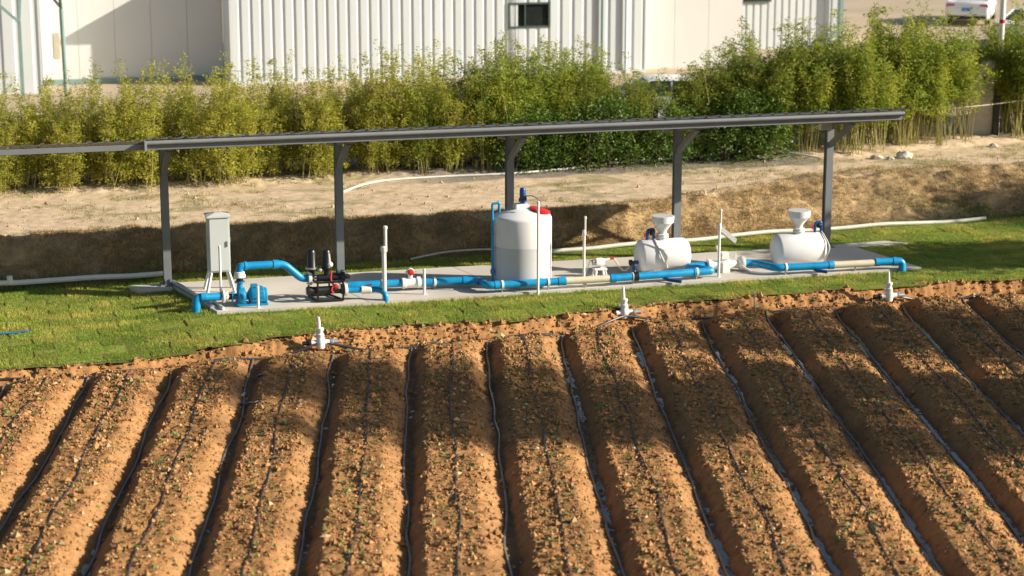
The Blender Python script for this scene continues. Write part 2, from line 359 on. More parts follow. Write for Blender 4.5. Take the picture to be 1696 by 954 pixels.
# concrete pad
pad_uv = [(0.02, -0.12), (0.66, 2.60), (15.3, 2.44), (14.85, 0.02), (14.6, -0.16)]
pad = structure(MB().prism([P(u, v, -0.14) for u, v in pad_uv], (0, 0, 0.143)).build('concrete_pad', 'concrete', smooth=False))
for i in range(5):
    for j in range(2):
        q = []
        for (a, b) in ((i, j), (i, j+1), (i+1, j+1), (i+1, j)):
            f = a/5.0; v_ = (-.12, 1.42, 2.60)[b]; ul = .02+(v_+.12)*.235; ur = 14.75+(v_-.02)*.215; vv_ = v_-(.16*f if b == 2 else 0)
            q.append((ul+(ur-ul)*f+(.006 if a == i else -.006), vv_+(.006 if b == j else -.006)))
        MB().prism([P(a, b, .0035) for a, b in q], (0, 0, .0125)).build('slab_panel', 'concrete', pad, smooth=False, bevel=.004)
structure(MB().prism([P(-0.75, -.12, -.2), P(-0.6, .22, -.2), P(.08, .30, -.2), P(0.0, -.16, -.2)], (0, 0, 0.205)).build('concrete_footing', 'concrete', smooth=False, bevel=0.01))
structure(MB().prism([P(14.3, -.3, -.2), P(14.72, .04, -.2), P(16.2, -.05, -.2), P(15.8, -.42, -.2)], (0, 0, 0.19)).build('concrete_footing', 'concrete', smooth=False, bevel=0.01))

def in_pad(u, v):
    return (v > -0.13) & (v < 2.6-0.011*(u-.66)) & (u > 0.02+(v+.12)*0.235) & (u < 14.85+(v-.02)*.186)
def in_lawn(u, v): return (v < ve(u)-0.0) & (v > vfoot(u)-0.12) & ~in_pad(u, v)

# sod pieces laid on the lawn
sod_m = []
for q in range(5):
    mb = MB(); w, d = 0.79, 0.425; n = 6; ring = []
    for (a, b) in ((-1, -1), (1, -1), (1, 1), (-1, 1)): ring.append((a*w/2+random.uniform(-.02, .02), b*d/2+random.uniform(-.015, .015)))
    pts = []
    for i in range(4):
        a, b = ring[i], ring[(i+1) % 4]
        for t in (0, .34, .67): pts.append((a[0]+(b[0]-a[0])*t+random.uniform(-.015, .015), a[1]+(b[1]-a[1])*t+random.uniform(-.012, .012)))
    mb.prism([(x, y, -0.02) for x, y in pts], (0, 0, 0.04)); o = mb.build('sod_piece', 'sod', smooth=False, bevel=0.008)
    sod_m.append(o.data); bpy.data.objects.remove(o)
SOD = {}
ns = 0
for j in range(-7, 15):
    for i in range(-12, 28):
        u = i*0.80+(0.4 if j % 2 else 0)+random.uniform(-.02, .02); v = j*0.435+random.uniform(-.01, .01)
        shade = random.random(); SOD[(i, j)] = shade
        if u < -5.6 or u > 19.6 or not bool(in_lawn(np.array(u), np.array(v))) or not bool(np.array(v) < ve(np.array(u))-0.12): continue
        if bool(in_pad(np.array(u-.3), np.array(v))) or bool(in_pad(np.array(u+.3), np.array(v))) or bool(in_pad(np.array(u), np.array(v-.16))) or bool(in_pad(np.array(u), np.array(v+.16))): continue
        if ns >= 300: continue
        o = bpy.data.objects.new('sod_piece', random.choice(sod_m)); C.objects.link(o); o.parent = lawn; ns += 1
        o.location = P(u, v, float(lawnz(np.array(u), np.array(v)))-0.004+random.uniform(-.004, .006)); fl = -1 if random.random() < .5 else 1; lz = lambda a, b: float(lawnz(np.array(a), np.array(b)))
        o.rotation_euler = (-fl*(lz(u, v+.1)-lz(u, v-.1))/.2, -fl*(lz(u+.2, v)-lz(u-.2, v))/.4, UA+random.uniform(-.03, .03)+(math.pi if fl < 0 else 0))

def blades(name, u, v, z, L, w, col, lean=0.5, mat_='grass'):
    n = len(u); x = P0[0]+u*CU+v*SU; y = P0[1]+u*SU-v*CU
    a = rng.uniform(0, 2*np.pi, n); b = a+rng.uniform(-1, 1, n)+np.pi/2
    dx, dy = np.cos(a)*w/2, np.sin(a)*w/2; lx, ly = np.cos(b)*L*lean*rng.uniform(.2, 1, n), np.sin(b)*L*lean*rng.uniform(.2, 1, n)
    V = np.empty((n, 3, 3)); V[:, 0] = np.stack([x-dx, y-dy, z], -1); V[:, 1] = np.stack([x+dx, y+dy, z], -1)
    V[:, 2] = np.stack([x+lx, y+ly, z+L*np.sqrt(np.clip(1-(lean*.6)**2, .2, 1))], -1)
    o = npmesh(name, V.reshape(-1, 3), np.arange(3*n).reshape(-1, 3), mat_, np.repeat(col, 3, 0)); o['kind'] = 'stuff'; return o
n = 620000
u = rng.uniform(-6.5, 21, n); v = rng.uniform(-2.2, 5.5, n); k = in_lawn(u, v+0.03*rng.standard_normal(n)); u = u[k]; v = v[k]
j = np.round(v/0.435).astype(int); i = np.round((u-np.where(j % 2 != 0, .4, 0))/.8).astype(int)
shade = ((i*7919+j*104729+(i*j)*31) % 97)/97.0
shade2 = ((i*1543+j*7877+i*i*3) % 89)/89.0
patch = fbm(u*1.6, v*2.2, 3, 81)
cg = np.array([0.23, 0.39, 0.04]); cy = np.array([0.55, 0.50, 0.12]); cd = np.array([0.13, 0.22, 0.035])
t = np.clip(0.38+0.5*(shade-.5)+1.1*patch, 0, 1)[:, None]
colb = cg*(1-t)+cy*t; t2 = np.clip((shade2-.62)*1.6-patch*.4, 0, .8)[:, None]; colb = colb*(1-t2)+cd*t2
colb = colb*(rng.uniform(.7, 1.15, len(u))*(0.86+.36*shade2))[:, None]
Lb = rng.uniform(.025, .06, len(u))*(1+0.5*patch)
seam = np.maximum(np.abs(u-np.where(j % 2 != 0, .4, 0)-i*.8)/.4, np.abs(v-j*.435)/.2175); Lb = Lb*np.where(seam > .92, .45, 1.0)
thin = rng.random(len(u)) < np.where(seam > .93, .45, 1.0)* np.clip(0.78+patch*0.9, .25, 1)
o = blades('grass', u[thin], v[thin], lawnz(u, v)[thin]+0.012, Lb[thin], .011, colb[thin], 0.7)
tag(o, 'short green turf grass covering the lawn round the concrete pad', 'grass')
n = 170000
u = rng.uniform(-7, 26, n); tt = rng.uniform(-.05, 1.1, n); v = vfoot(u)+(vcrest(u)-vfoot(u))*tt
pn = fbm(u*1.4, v*1.8, 3, 91); k = rng.random(n) < np.clip(.65+pn*1.1-.25*(tt > .85), .02, 1); u, v, tt, pn = u[k], v[k], tt[k], pn[k]
c1 = np.array([0.58, 0.42, 0.22]); c2 = np.array([0.31, 0.235, 0.11]); c3 = np.array([0.18, 0.22, 0.05])
r = rng.random(len(u))[:, None]; cb = c1*r+c2*(1-r)
gr = np.clip(fbm(u*.8, v*1.2, 2, 92)*1.6+(0.25-tt)*2.2+sst((u-15)/4)*.35*(tt < .6), 0, 1)[:, None]; cb = cb*(1-gr)+c3*gr
o = blades('dry_grass', u, v, bankz(u, v)-.005, rng.uniform(.05, .12, len(u)), .016, cb*rng.uniform(.75, 1.2, len(u))[:, None], 1.1)
tag(o, 'dry brown grass matted over the bank behind the canopy', 'dry grass')

n = 9000
u = rng.uniform(-8, 26, n); v = vcrest(u)-rng.uniform(.0, 1.0, n)*5.2; pn = fbm(u*.8, v*1.4, 3, 93); k = (pn > .12) & (v > -8.4); u, v = u[k], v[k]
u = np.repeat(u, 9)+rng.normal(0, .05, len(u)*9); v = np.repeat(v, 9)+rng.normal(0, .05, len(v)*9)
r = rng.random(len(u))[:, None]; cb = np.array([0.20, 0.25, 0.05])*r+np.array([0.45, 0.34, 0.16])*(1-r)
o = blades('track_weeds', u, v, bankz(u, v)-.01, rng.uniform(.03, .09, len(u)), .014, cb, .9)
tag(o, 'sparse weeds and straw scattered over the sandy track', 'weeds')
# ------------------------------------------------------------------ clods, tubes, water, seedlings in the field
ico = np.array([(0, 0, 1), (.9, 0, .1), (0, .9, -.1), (-.9, .1, .1), (.1, -.9, 0), (0, 0, -1)], float)
icf = np.array([(0, 1, 2), (0, 2, 3), (0, 3, 4), (0, 4, 1), (5, 2, 1), (5, 3, 2), (5, 4, 3), (5, 1, 4)])
n = 370000
x = rng.uniform(-11, 13, n); y = rng.uniform(22, 42, n)
z, tp, sd, ct, bm_, uu, vv_, ee, ss_ = fieldz(x, y)
d = fbm(x*1.5, y*1.5, 2, 95)
k = (rng.random(n) < (tp*(.55+.5*d)+sd*.22*(bm_ > .4)+sd*.06+.05*(bm_ < .6)+ct*.35)) & (vv_ > ee-.02)
x, y, z, tp, ct = x[k], y[k], z[k], tp[k], ct[k]; n = len(x)
sz = np.clip(rng.lognormal(-4.1, .55, n), .005, .065)*(1+.4*ct)
V = ico[None]*(sz[:, None, None]*rng.uniform(.55, 1.3, (n, 6, 1)))*np.stack([rng.uniform(.8, 1.3, n), rng.uniform(.8, 1.3, n), rng.uniform(.6, 1.0, n)], -1)[:, None, :]
a = rng.uniform(0, 6.28, n); ca, sa = np.cos(a)[:, None], np.sin(a)[:, None]
V = np.stack([V[..., 0]*ca-V[..., 1]*sa+x[:, None], V[..., 0]*sa+V[..., 1]*ca+y[:, None], V[..., 2]+z[:, None]+sz[:, None]*.25], -1)
cc = np.array([0.37, 0.198, 0.082])*rng.uniform(.5, 1.3, n)[:, None]; pale = rng.random(n) < .06; cc[pale] = np.array([.50, .37, .20])*rng.uniform(.7, 1.1, pale.sum())[:, None]; gn = rng.random(n) < .05; cc[gn] = np.array([.16, .19, .06])
o = npmesh('soil_clods', V.reshape(-1, 3), (icf[None]+6*np.arange(n)[:, None, None]).reshape(-1, 3), 'clod', np.repeat(cc, 6, 0))
o['kind'] = 'stuff'; tag(o, 'crumbly brown soil clods littering the planting beds and cut edge', 'soil')

n = 9000
uq = rng.uniform(-8.5, 27, n); vq = vcrest(uq)+.5-rng.uniform(0, 1, n)*6.2; x = P0[0]+uq*CU+vq*SU; y = P0[1]+uq*SU-vq*CU; z = bankz(uq, vq)
sz = np.clip(rng.lognormal(-4.75, .55, n), .004, .06)
V = ico[None]*(sz[:, None, None]*rng.uniform(.55, 1.3, (n, 6, 1)))+np.stack([x, y, z+sz*.3], -1)[:, None, :]
cc = np.array([0.50, 0.375, 0.235])*rng.uniform(.65, 1.15, n)[:, None]
o = npmesh('track_pebbles', V.reshape(-1, 3), (icf[None]+6*np.arange(n)[:, None, None]).reshape(-1, 3), 'clod', np.repeat(cc, 6, 0))
o['kind'] = 'stuff'; tag(o, 'loose crumbs and pebbles strewn over the sandy track', 'pebbles')
def surf(x, y): return float(fieldz(np.array([x]), np.array([y]))[0][0])
def far_end(xk):                                           # where a row meets the cut
    Yq = 42.0
    while Yq > 30:
        uq, vq = toUV(xk(Yq), Yq)
        if vq > float(vf(np.array(uq)))+0.10: return Yq
        Yq -= 0.05
    return Yq
beds = list(range(-7, 9))
def run_tube(xf, r, m, name, label, group, lift, seed, wig):
    ye = far_end(xf); yy = np.arange(ye, 19.1, -0.12); a = seed*3.7
    xx = np.array([xf(q) for q in yy])+wig*(1.15*fbm(yy*.5+a, yy*0+seed, 2, 101)+0.12*fbm(yy*1.9+a, yy*0+seed, 2, 103))
    zz = fieldz(xx, yy)[0]; zz = np.maximum(zz, np.convolve(np.pad(zz, 3, 'edge'), np.ones(7)/7, 'valid'))+lift
    o = MB().tube([(a_, b_, c_) for a_, b_, c_ in zip(xx, yy, zz)], r, 6).build(name, m, org=(xx[0], yy[0], zz[0]))
    return tag(o, label, 'tube', group)
for q, kx in enumerate(beds):
    run_tube(lambda Yq, kx=kx: rowx(kx, Yq)-0.02, 0.0115, 'tube', 'drip_tube', 'thin black drip tube on top of the %s bed counted from the left' % ordinal(q), 'drip tubes on the beds', 0.012, q+1, 0.10)
    run_tube(lambda Yq, kx=kx: rowx(kx, Yq)+0.655, 0.018, 'tube_wet', 'furrow_tube', 'grey water tube lying in the furrow right of the %s bed from the left' % ordinal(q), 'tubes in the furrows', 0.016, q+40, 0.09)
    # red joints clipped on some crest tubes
# puddles
for q, kx in enumerate(beds):
    far = far_end(lambda Yq: rowx(kx, Yq))
    y_hi, y_lo = (far-0.8, 19.2)
    if y_hi is None: continue
    yy = np.linspace(y_hi, y_lo, 60); lev = FURZ+(0.0095 if kx >= 3 else 0.004 if kx >= 1 else -0.011)
    pts = []
    for Yq in yy:
        w = 0.19; xc = rowx(kx, Yq)+0.70
        pts.append(((xc-w, Yq, lev), (xc+w, Yq, lev)))
    mb = MB(); mb.add([p for ab in pts for p in ab], [(2*i, 2*i+1, 2*i+3, 2*i+2) for i in range(59)])
    structure(mb.build('furrow_water', 'water', smooth=False))

# seedlings
def seedling_mesh(seed):
    r_ = random.Random(seed); mb = MB()
    for q in range(r_.randint(4, 6)):
        a = r_.uniform(0, 6.28); l = r_.uniform(.025, .05); w = l*.55; el = r_.uniform(.2, .7)
        d = Vector((math.cos(a), math.sin(a), el)).normalized(); s_ = Vector((-math.sin(a), math.cos(a), 0))
        b0 = Vector((0, 0, .012)); mb.add([b0, b0+d*l*.55+s_*w/2, b0+d*l-Vector((0, 0, .006)), b0+d*l*.55-s_*w/2], [(0, 1, 2, 3)])
    mb.cyl((0, 0, -.01), (0, 0, .015), .004, .003, 5)
    return mb
sm = []
for q in range(5):
    o = seedling_mesh(q+3).build('seedling', 'seed', smooth=False); sm.append(o.data); bpy.data.objects.remove(o)
spots = []
for kx in beds:
    for sx in (-0.22, 0.13):
        Yq = 23.6
        while Yq < 41:
            Yq += abs(random.gauss(.24, .07)); xx = rowx(kx, Yq)+sx+random.gauss(0, .05)
            uq, vq = toUV(xx, Yq)
            if vq < float(vf(np.array(uq)))+.35: break
            if random.random() < .30: continue
            if abs(xx) < 0.252*Yq+.6: spots.append((xx, Yq, random.uniform(.8, 2.1)))
zs = fieldz(np.array([s[0] for s in spots]), np.array([s[1] for s in spots]))[0]
spots = sorted([(s[0], s[1], z, s[2]) for s, z in zip(spots, zs)], key=lambda s: s[1]/s[3])
for (x, y, z, s) in spots[:300]:
    o = bpy.data.objects.new('seedling', random.choice(sm)); C.objects.link(o); o.location = (x, y, z); o.scale = (s, s, s); o.rotation_euler = (0, 0, random.uniform(0, 6.28))
    tag(o, 'tiny green seedling sprouting from the crumbly soil of a near bed', 'seedling', 'seedlings on the beds')
Vs = []; Fs = []; base = 0
for (x, y, z, s) in spots[300:]:
    me = random.choice(sm); a = random.uniform(0, 6.28)
    for vtx in me.vertices: c = vtx.co; Vs.append((x+s*(c.x*math.cos(a)-c.y*math.sin(a)), y+s*(c.x*math.sin(a)+c.y*math.cos(a)), z+s*c.z))
    for p in me.polygons:
        vv = list(p.vertices)
        for q in range(1, len(vv)-1): Fs.append((vv[0]+base, vv[q]+base, vv[q+1]+base))
    base += len(me.vertices)
if Fs:
    o = npmesh('far_seedlings', Vs, Fs, 'seed'); o['kind'] = 'stuff'; tag(o, 'small green seedlings on the far ends of the beds', 'seedlings')

# ------------------------------------------------------------------ open canopy
sh = thing('open_canopy', P(0, 0, 0), 'long dark grey steel canopy with sheet roof above the concrete pad', 'canopy')
PU = [0.0, 3.5, 7.08, 10.75, 14.2]
SL = 0.175; ZP = 2.86                                       # roof falls towards the bank
def rz(v): return ZP+SL*v
for i, u in enumerate([-7.1]+PU):
    mb = MB(); w, d, t = 0.155, 0.15, 0.014                # H column
    top_z = rz(0)-0.02
    for sgn in (-1, 1): mb.box(P(u, sgn*(d/2), top_z/2), (w, t, top_z), UA)
    mb.box(P(u, 0, top_z/2), (t*6, d-t, top_z), UA)
    po = mb.build('post', 'steel', sh, bevel=0.003)
    MB().box(P(u, 0, 0.026), (.30, .28, .02), UA).build('base_plate', 'steel', po)
    for k in range(4): MB().box(P(u+(-.05 if k < 2 else .05), .115 if k % 2 else -.115, 0.09), (.012, .05, .11), UA).build('gusset', 'steel', po)
    MB().bar(P(u, 0.05, 2.26), P(u, 1.18, rz(1.18)-.16), .10, .10).build('brace', 'steel', sh, bevel=.004)
    zs0, zs1 = rz(-.8)-.10, rz(2.0)-.10
    MB().bar(P(u, -.8, zs0), P(u, 2.0, zs1), .10, .14).build('rafter', 'steel', sh, bevel=.004)
RU0, RU1 = -0.48, 15.02
for v in (-.7, .1, 1.0): MB().bar(P(RU0+.05, v, rz(v)+.0), P(RU1-.1, v, rz(v)+.0), .05, .08).build('purlin', 'steel', sh)
# front beam with a folded gutter face
MB().bar(P(RU0, 2.02, rz(2.0)-.075), P(RU1-.12, 2.02, rz(2.0)-.075), .09, .15).build('front_beam', 'steel', sh, bevel=.006)
MB().cyl(P(RU0-.02, 2.10, rz(2.0)-.01), P(RU1-.1, 2.10, rz(2.0)-.01), .045, n=12).build('front_gutter', 'steel', sh)
MB().box(P(RU0-.03, 2.06, rz(2.0)-.06), (.05, .2, .2), UA).build('end_cap', 'galv', sh, bevel=.008)
def roof_panel(ua, ub, va, vb, dz, nr):
    mb = MB(); prof = []; per = (ub-ua)/nr
    for r_ in range(nr):
        b = ua+r_*per
        prof += [(b, 0), (b+per*.32, 0), (b+per*.42, .035), (b+per*.58, .035), (b+per*.68, 0)]
    prof.append((ub, 0)); n = len(prof); pts = []
    for (uu, h) in prof:
        for vq in (va, vb):
            for off in (0, -.006): pts.append(P(uu, vq, rz(vq)+dz+h+off+.05))
    fs = []
    for i in range(n-1):
        a, b = i*4, (i+1)*4
        fs += [(a, a+2, b+2, b), (a+1, b+1, b+3, a+3), (a, b, b+1, a+1), (a+2, a+3, b+3, b+2)]
    fs += [(0, 1, 3, 2), ((n-1)*4, (n-1)*4+2, (n-1)*4+3, (n-1)*4+1)]
    return mb.add(pts, fs)
npan = 18
for i in range(npan):
    a = RU0+(RU1-RU0)*i/npan; b = RU0+(RU1-RU0)*(i+1)/npan
    roof_panel(a+.001, b+.0, -.80, 2.13, 0.0005*(i % 2), 3).build('roof_sheet', 'roof', sh, smooth=False)
for i in range(8):
    a = -7.4+(RU0-.03+7.4)*i/8; b = -7.4+(RU0-.03+7.4)*(i+1)/8
    roof_panel(a+.001, b, -.75, 2.05, -0.03+.0005*(i % 2), 3).build('roof_sheet', 'roof', sh, smooth=False)
MB().bar(P(-7.4, 1.97, rz(1.97)-.09), P(RU0-.06, 1.97, rz(1.97)-.09), .07, .11).build('front_beam', 'steel', sh, bevel=.006)
lp = thing('lamp', P(13.95, .3, rz(.3)-.1), 'small white flood lamp under the canopy beside its right-end post', 'lamp')
MB().box(P(13.9, .45, 2.74), (.26, .12, .15), UA).build('housing', 'white', lp, bevel=.015)
MB().box(P(13.9, .515, 2.73), (.22, .012, .11), UA).build('lens', 'galv', lp)
MB().bar(P(13.9, .42, 2.80), P(13.9, .42, 2.90), .03).build('bracket', 'steel', lp)

# ------------------------------------------------------------------ control cabinet
cu, cv = 0.93, 0.86
cb = thing('control_cabinet', P(cu, cv, 0.015), 'pale grey electrical cabinet standing on splayed legs near the left post', 'cabinet')
zb = 0.43; hh = 1.09; wv, dv = 0.42, 0.38
MB().box(P(cu, cv, zb+hh/2), (wv, dv, hh), UA).build('body', 'cabinet', cb, bevel=.006)
MB().box(P(cu, cv+dv/2+.010, zb+hh/2), (wv-.05, .018, hh-.06), UA).build('door', 'cabinet', cb, bevel=.004)
MB().box(P(cu+wv/2-.06, cv+dv/2+.03, zb+hh*.52), (.025, .02, .11), UA).build('handle', 'galv', cb, bevel=.004)
mb = MB(); z1 = zb+hh; q = [(-.235, -.23, .0), (.235, -.23, .0), (.235, .23, .0), (-.235, .23, .0)]
mb.add([P(cu+a, cv+b, z1+.002) for a, b, _ in q]+[P(cu+a, cv+b, z1+.03) for a, b, _ in q]+[P(cu+a*.25, cv+b*.25, z1+.075) for a, b, _ in q],
       [(0, 3, 2, 1)]+[(i, (i+1) % 4, 4+(i+1) % 4, 4+i) for i in range(4)]+[(4+i, 4+(i+1) % 4, 8+(i+1) % 4, 8+i) for i in range(4)]+[(8, 9, 10, 11)])
mb.build('rain_hood', 'cabinet', cb, smooth=False)
for sx in (-1, 1):
    for sy in (-1, 1):
        MB().bar(P(cu+sx*.17, cv+sy*.16, zb+.0), P(cu+sx*.27, cv+sy*.24, .02), .045).build('leg', 'cabinet', cb)
MB().box(P(cu+wv/2+.012, cv+.06, zb+.62), (.02, .05, .09), UA).build('lock', 'galv', cb)

def standpipe(x, y_foot, y_top, v, r, label, collar=None, lean=0.0):
    b = A(x, y_foot, v); b.z = 0.0 if v < 2.6 else -.05; t = A(x, y_top, v); t = Vector((b.x, b.y, t.z))
    th = thing('standpipe', b, label, 'pipe', 'white upright pipes on the pad')
    if collar:
        zc = b.z+(t.z-b.z)*collar
        MB().cyl(b, (b.x, b.y, zc), r, n=12).build('lower_pipe', 'white', th)
        MB().lathe((b.x, b.y, zc-.06), (0, 0, 1), [(0, r), (.012, r*1.45), (.10, r*1.45), (.12, r)], 14).build('coupling', 'white', th)
        MB().cyl((b.x+r*.7, b.y, zc+.0), (b.x+r*.7, b.y, t.z), r*.72, n=12).build('upper_pipe', 'white', th)
        MB().lathe((b.x+r*.7, b.y, t.z), (0, 0, 1), [(0, r*.95), (.05, r*.95), (.06, r*.5)], 12).build('cap', 'white', th)
    else:
        MB().cyl(b, t, r, n=12).build('pipe', 'white', th)
        MB().lathe(t, (0, 0, 1), [(0, r*1.12), (.04, r*1.12), (.05, r*.6)], 12).build('cap', 'white', th)
    MB().lathe(b, (0, 0, 1), [(0, r*2.0), (.015, r*2.0), (.02, r*1.2), (.05, r*1.1)], 12).build('foot', 'white', th)
    return th
standpipe(366, 488, 411, 1.35, .024, 'slim white pipe standing in front of the grey cabinet')
standpipe(428, 512, 478, 2.5, .024, 'short white pipe standing in front of the blue pump motor')
standpipe(637, 500, 379, 2.45, .045, 'tall thick white standpipe beside the black filter outlet', .72)
standpipe(703, 487, 449, 2.2, .028, 'short white post at the flow meter with the red cap')
standpipe(891, 486, 337, 2.62, .026, 'tall slim white pipe in front of the upright round tank')
standpipe(967, 476, 363, 2.3, .026, 'slim white pipe between the upright tank and the small white pump', .8)
standpipe(1190, 460, 351, 2.2, .028, 'tall white pipe at the white valve between the two funnel tanks', .78)

# ------------------------------------------------------------------ blue centrifugal pump
pv = 2.2
pb = A(410, 505, pv); pb.z = .015
pm = thing('water_pump', pb, 'blue cast centrifugal pump with motor at the left end of the pad', 'pump')
def Q(x, y, v=pv): return A(x, y, v)
ax = Vector((CU, SU, 0)); vx = Vector((SU, -CU, 0))
c = Q(401, 490)
MB().lathe(c-ax*.10, ax, [(0, .06), (.01, .13), (.03, .165), (.10, .175), (.15, .16), (.17, .10), (.19, .06)], 24).build('volute', 'pump_blue', pm)
MB().lathe(c-ax*.20, ax, [(0, .10), (.025, .10), (.03, .055), (.11, .055)], 18).build('suction_flange', 'pump_blue', pm)
n0 = Vector((c.x-ax.x*.035, c.y-ax.y*.035, c.z+.10))
MB().lathe(n0, (0, 0, 1), [(0, .075), (.10, .06), (.16, .055), (.165, .10), (.19, .10)], 18).build('discharge_flange', 'pump_blue', pm)
MB().box((c.x-ax.x*.02, c.y-ax.y*.02, (c.z-.10)/2+.01), (.20, .22, max(.06, c.z-.10)), UA).build('pump_foot', 'pump_blue', pm, bevel=.01)
mc = Q(421, 489)
MB().lathe(mc-ax*.13, ax, [(0, .07), (.02, .10), (.05, .155), (.07, .165), (.30, .165), (.32, .14)], 24).build('motor', 'pump_blue', pm)
for k in range(14):
    w = 2*math.pi*k/14
    if math.sin(w) < -.6: continue
    d = vx*math.cos(w)+Vector((0, 0, 1))*math.sin(w)
    MB().bar(mc-ax*.05+d*.17, mc+ax*.16+d*.17, .010, .018).build('cooling_fin', 'pump_blue', pm, smooth=False)
fc = Q(436, 489)
MB().lathe(fc-ax*.06, ax, [(0, .13), (.01, .158), (.11, .155), (.13, .13), (.135, .06)], 22).build('fan_cover', 'pump_blue', pm)
MB().box(mc+Vector((0, 0, .19)), (.13, .12, .06), UA).build('terminal_box', 'pump_blue', pm, bevel=.008)
mb = MB(); mb.prism([mc+ax*a+vx*.11+Vector((0, 0, z_)) for a, z_ in ((-.14, .015-mc.z), (.17, .015-mc.z), (.12, -.12), (-.09, -.12))], -vx*.22)
mb.build('motor_stand', 'pump_blue', pm, smooth=False)
bc = (Q(395, 505)+Q(438, 505))/2
MB().box((mc.x-.06, mc.y, .035), (.62, .30, .04), UA).build('base_frame', 'pump_blue', pm, bevel=.006)

def flange(th, p, axis, r, name='flange', m='white', bolts=6, t=.05):
    axis = Vector(axis).normalized(); p = Vector(p)
    f = MB().lathe(p-axis*t/2, axis, [(0, r*.75), (.006, r), (t-.006, r), (t, r*.75)], 20).build(name, m, th)
    a = axis.orthogonal().normalized(); b = axis.cross(a); mb = MB()
    for k in range(bolts):
        w = 2*math.pi*k/bolts; c_ = p+(a*math.cos(w)+b*math.sin(w))*r*.8; MB().cyl(c_-axis*(t*.9), c_+axis*(t*.9), .011, n=6).build('bolt', 'galv', f)
    return f
R_ = .078
# suction pipe
p_a, p_b, p_c = Q(322, 520, 2.35), Q(324, 493, 2.3), Q(366, 491, 2.2)
p_a = Vector((p_b.x, p_b.y, -.14))
sp = thing('suction_pipe', (p_b.x, p_b.y, -.12), 'blue pipe elbow rising from the lawn into the pump', 'pipe')
pth = fillet([p_a, p_b, p_c], .13); MB().tube(pth, R_, 16).build('pipe', 'blue', sp)
MB().lathe(p_b+ax*.10, ax, [(0, R_), (.004, R_+.010), (.10, R_+.010), (.104, R_)], 16).build('collar', 'blue', sp)
MB().lathe(Vector((p_b.x, p_b.y, p_b.z-.22)), (0, 0, 1), [(0, R_), (.004, R_+.010), (.08, R_+.010), (.084, R_)], 16).build('collar', 'blue', sp)
flange(sp, Q(371, 491), ax, .125); flange(sp, Q(376, 491), ax, .10)
MB().cyl(Q(378, 491), Q(387, 491), .06).build('rubber_joint', 'black', sp)
# discharge arch
q = [Vector((n0.x, n0.y, n0.z+.33)), Vector((n0.x, n0.y, Q(395, 441).z)), Q(470, 437, 2.1), Q(499, 461, 2.1), Q(512, 461, 2.08)]
dp = thing('discharge_pipe', (n0.x, n0.y, n0.z+.2), 'blue arched pipe bridging from the pump to the black filter', 'pipe')
MB().tube(fillet(q, .11), R_*.95, 16).build('pipe', 'blue', dp)
dd = (q[2]-q[1]).normalized(); MB().lathe(q[2]-dd*.22, dd, [(0, R_), (.004, R_+.010), (.11, R_+.010), (.114, R_)], 16).build('collar', 'blue', dp)
MB().lathe(q[1]+dd*.09, dd, [(0, R_), (.004, R_+.008), (.05, R_+.008), (.054, R_)], 16).build('collar', 'blue', dp)
MB().lathe((n0.x, n0.y, n0.z+.26), (0, 0, 1), [(0, .09), (.01, .115), (.05, .115), (.07, .10), (.11, .095), (.12, .08)], 18).build('union', 'white', dp)
MB().cyl((n0.x, n0.y, n0.z+.185), (n0.x, n0.y, n0.z+.27), .07).build('check_valve', 'black', dp)
flange(dp, Q(513, 461, 2.08), ax, .135, t=.07)

# ------------------------------------------------------------------ black filter unit
fv = 2.08
fl = thing('filter_unit', Vector((A(540, 498, fv).x, A(540, 498, fv).y, .015)), 'black disc filter skid with two upright canisters and red hose', 'filter')
K = lambda x, y, v=fv: A(x, y, v)
MB().lathe(K(520, 461), ax, [(0, .10), (.03, .10), (.04, .075), (.50, .075), (.51, .095), (.60, .095), (.61, .05), (.70, .045)], 18).build('upper_manifold', 'black', fl)
MB().lathe(K(507, 482, 2.3), ax, [(0, .06), (.02, .085), (.10, .085), (.12, .075), (.66, .075), (.68, .10), (.74, .10)], 18).build('lower_manifold', 'black', fl)
for xq in (516, 541):
    b_ = K(xq, 448); mb = MB(); h_ = .42
    can = mb.lathe(b_, (0, 0, 1), [(0, .06), (.02, .10), (.05, .105), (.07, .092), (h_-.06, .088), (h_-.02, .07), (h_, .03)], 20).build('canister', 'black', fl)
    MB().lathe(b_+Vector((0, 0, .035)), (0, 0, 1), [(0, .105), (.004, .122), (.03, .122), (.034, .105)], 20).build('clamp_ring', 'galv' if xq == 516 else 'black', can)
    MB().cyl(b_, Vector((b_.x, b_.y, b_.z-.12)), .06).build('canister_neck', 'black', can)
for (xa, va) in ((511, 1.85), (526, 2.38), (545, 1.85), (568, 2.38)):
    t_ = K(xa, 466, va); MB().bar((t_.x, t_.y, .04), (t_.x, t_.y, .42), .035).build('leg', 'black', fl)
f_ = [K(x_, 470, v_) for x_, v_ in ((511, 1.85), (526, 2.38), (568, 2.38), (545, 1.85))]
for i in range(4):
    a, b = f_[i], f_[(i+1) % 4]
    MB().bar((a.x, a.y, .045), (b.x, b.y, .045), .035).build('frame_rail', 'black', fl)
    MB().bar((a.x, a.y, .405), (b.x, b.y, .405), .032).build('frame_rail', 'black', fl)
MB().tube(curve([K(549, 448, 2.25), K(548, 462, 2.3), K(552, 472, 2.35), K(549, 480, 2.38), K(553, 486, 2.38)], 5), .018, 8).build('hose', 'red', fl)
MB().lathe(K(556, 474, 2.36)-vx*.03, vx, [(0, .03), (.01, .045), (.05, .045), (.06, .02)], 12).build('valve_knob', 'red', fl)
MB().lathe(K(547, 438, 2.25)-vx*.04, vx, [(0, .03), (.015, .05), (.06, .05), (.075, .03)], 14).build('gauge', 'white', fl)
MB().bar(K(545, 420, 2.22), K(547, 436, 2.22), .03).build('gauge_stem', 'white', fl)
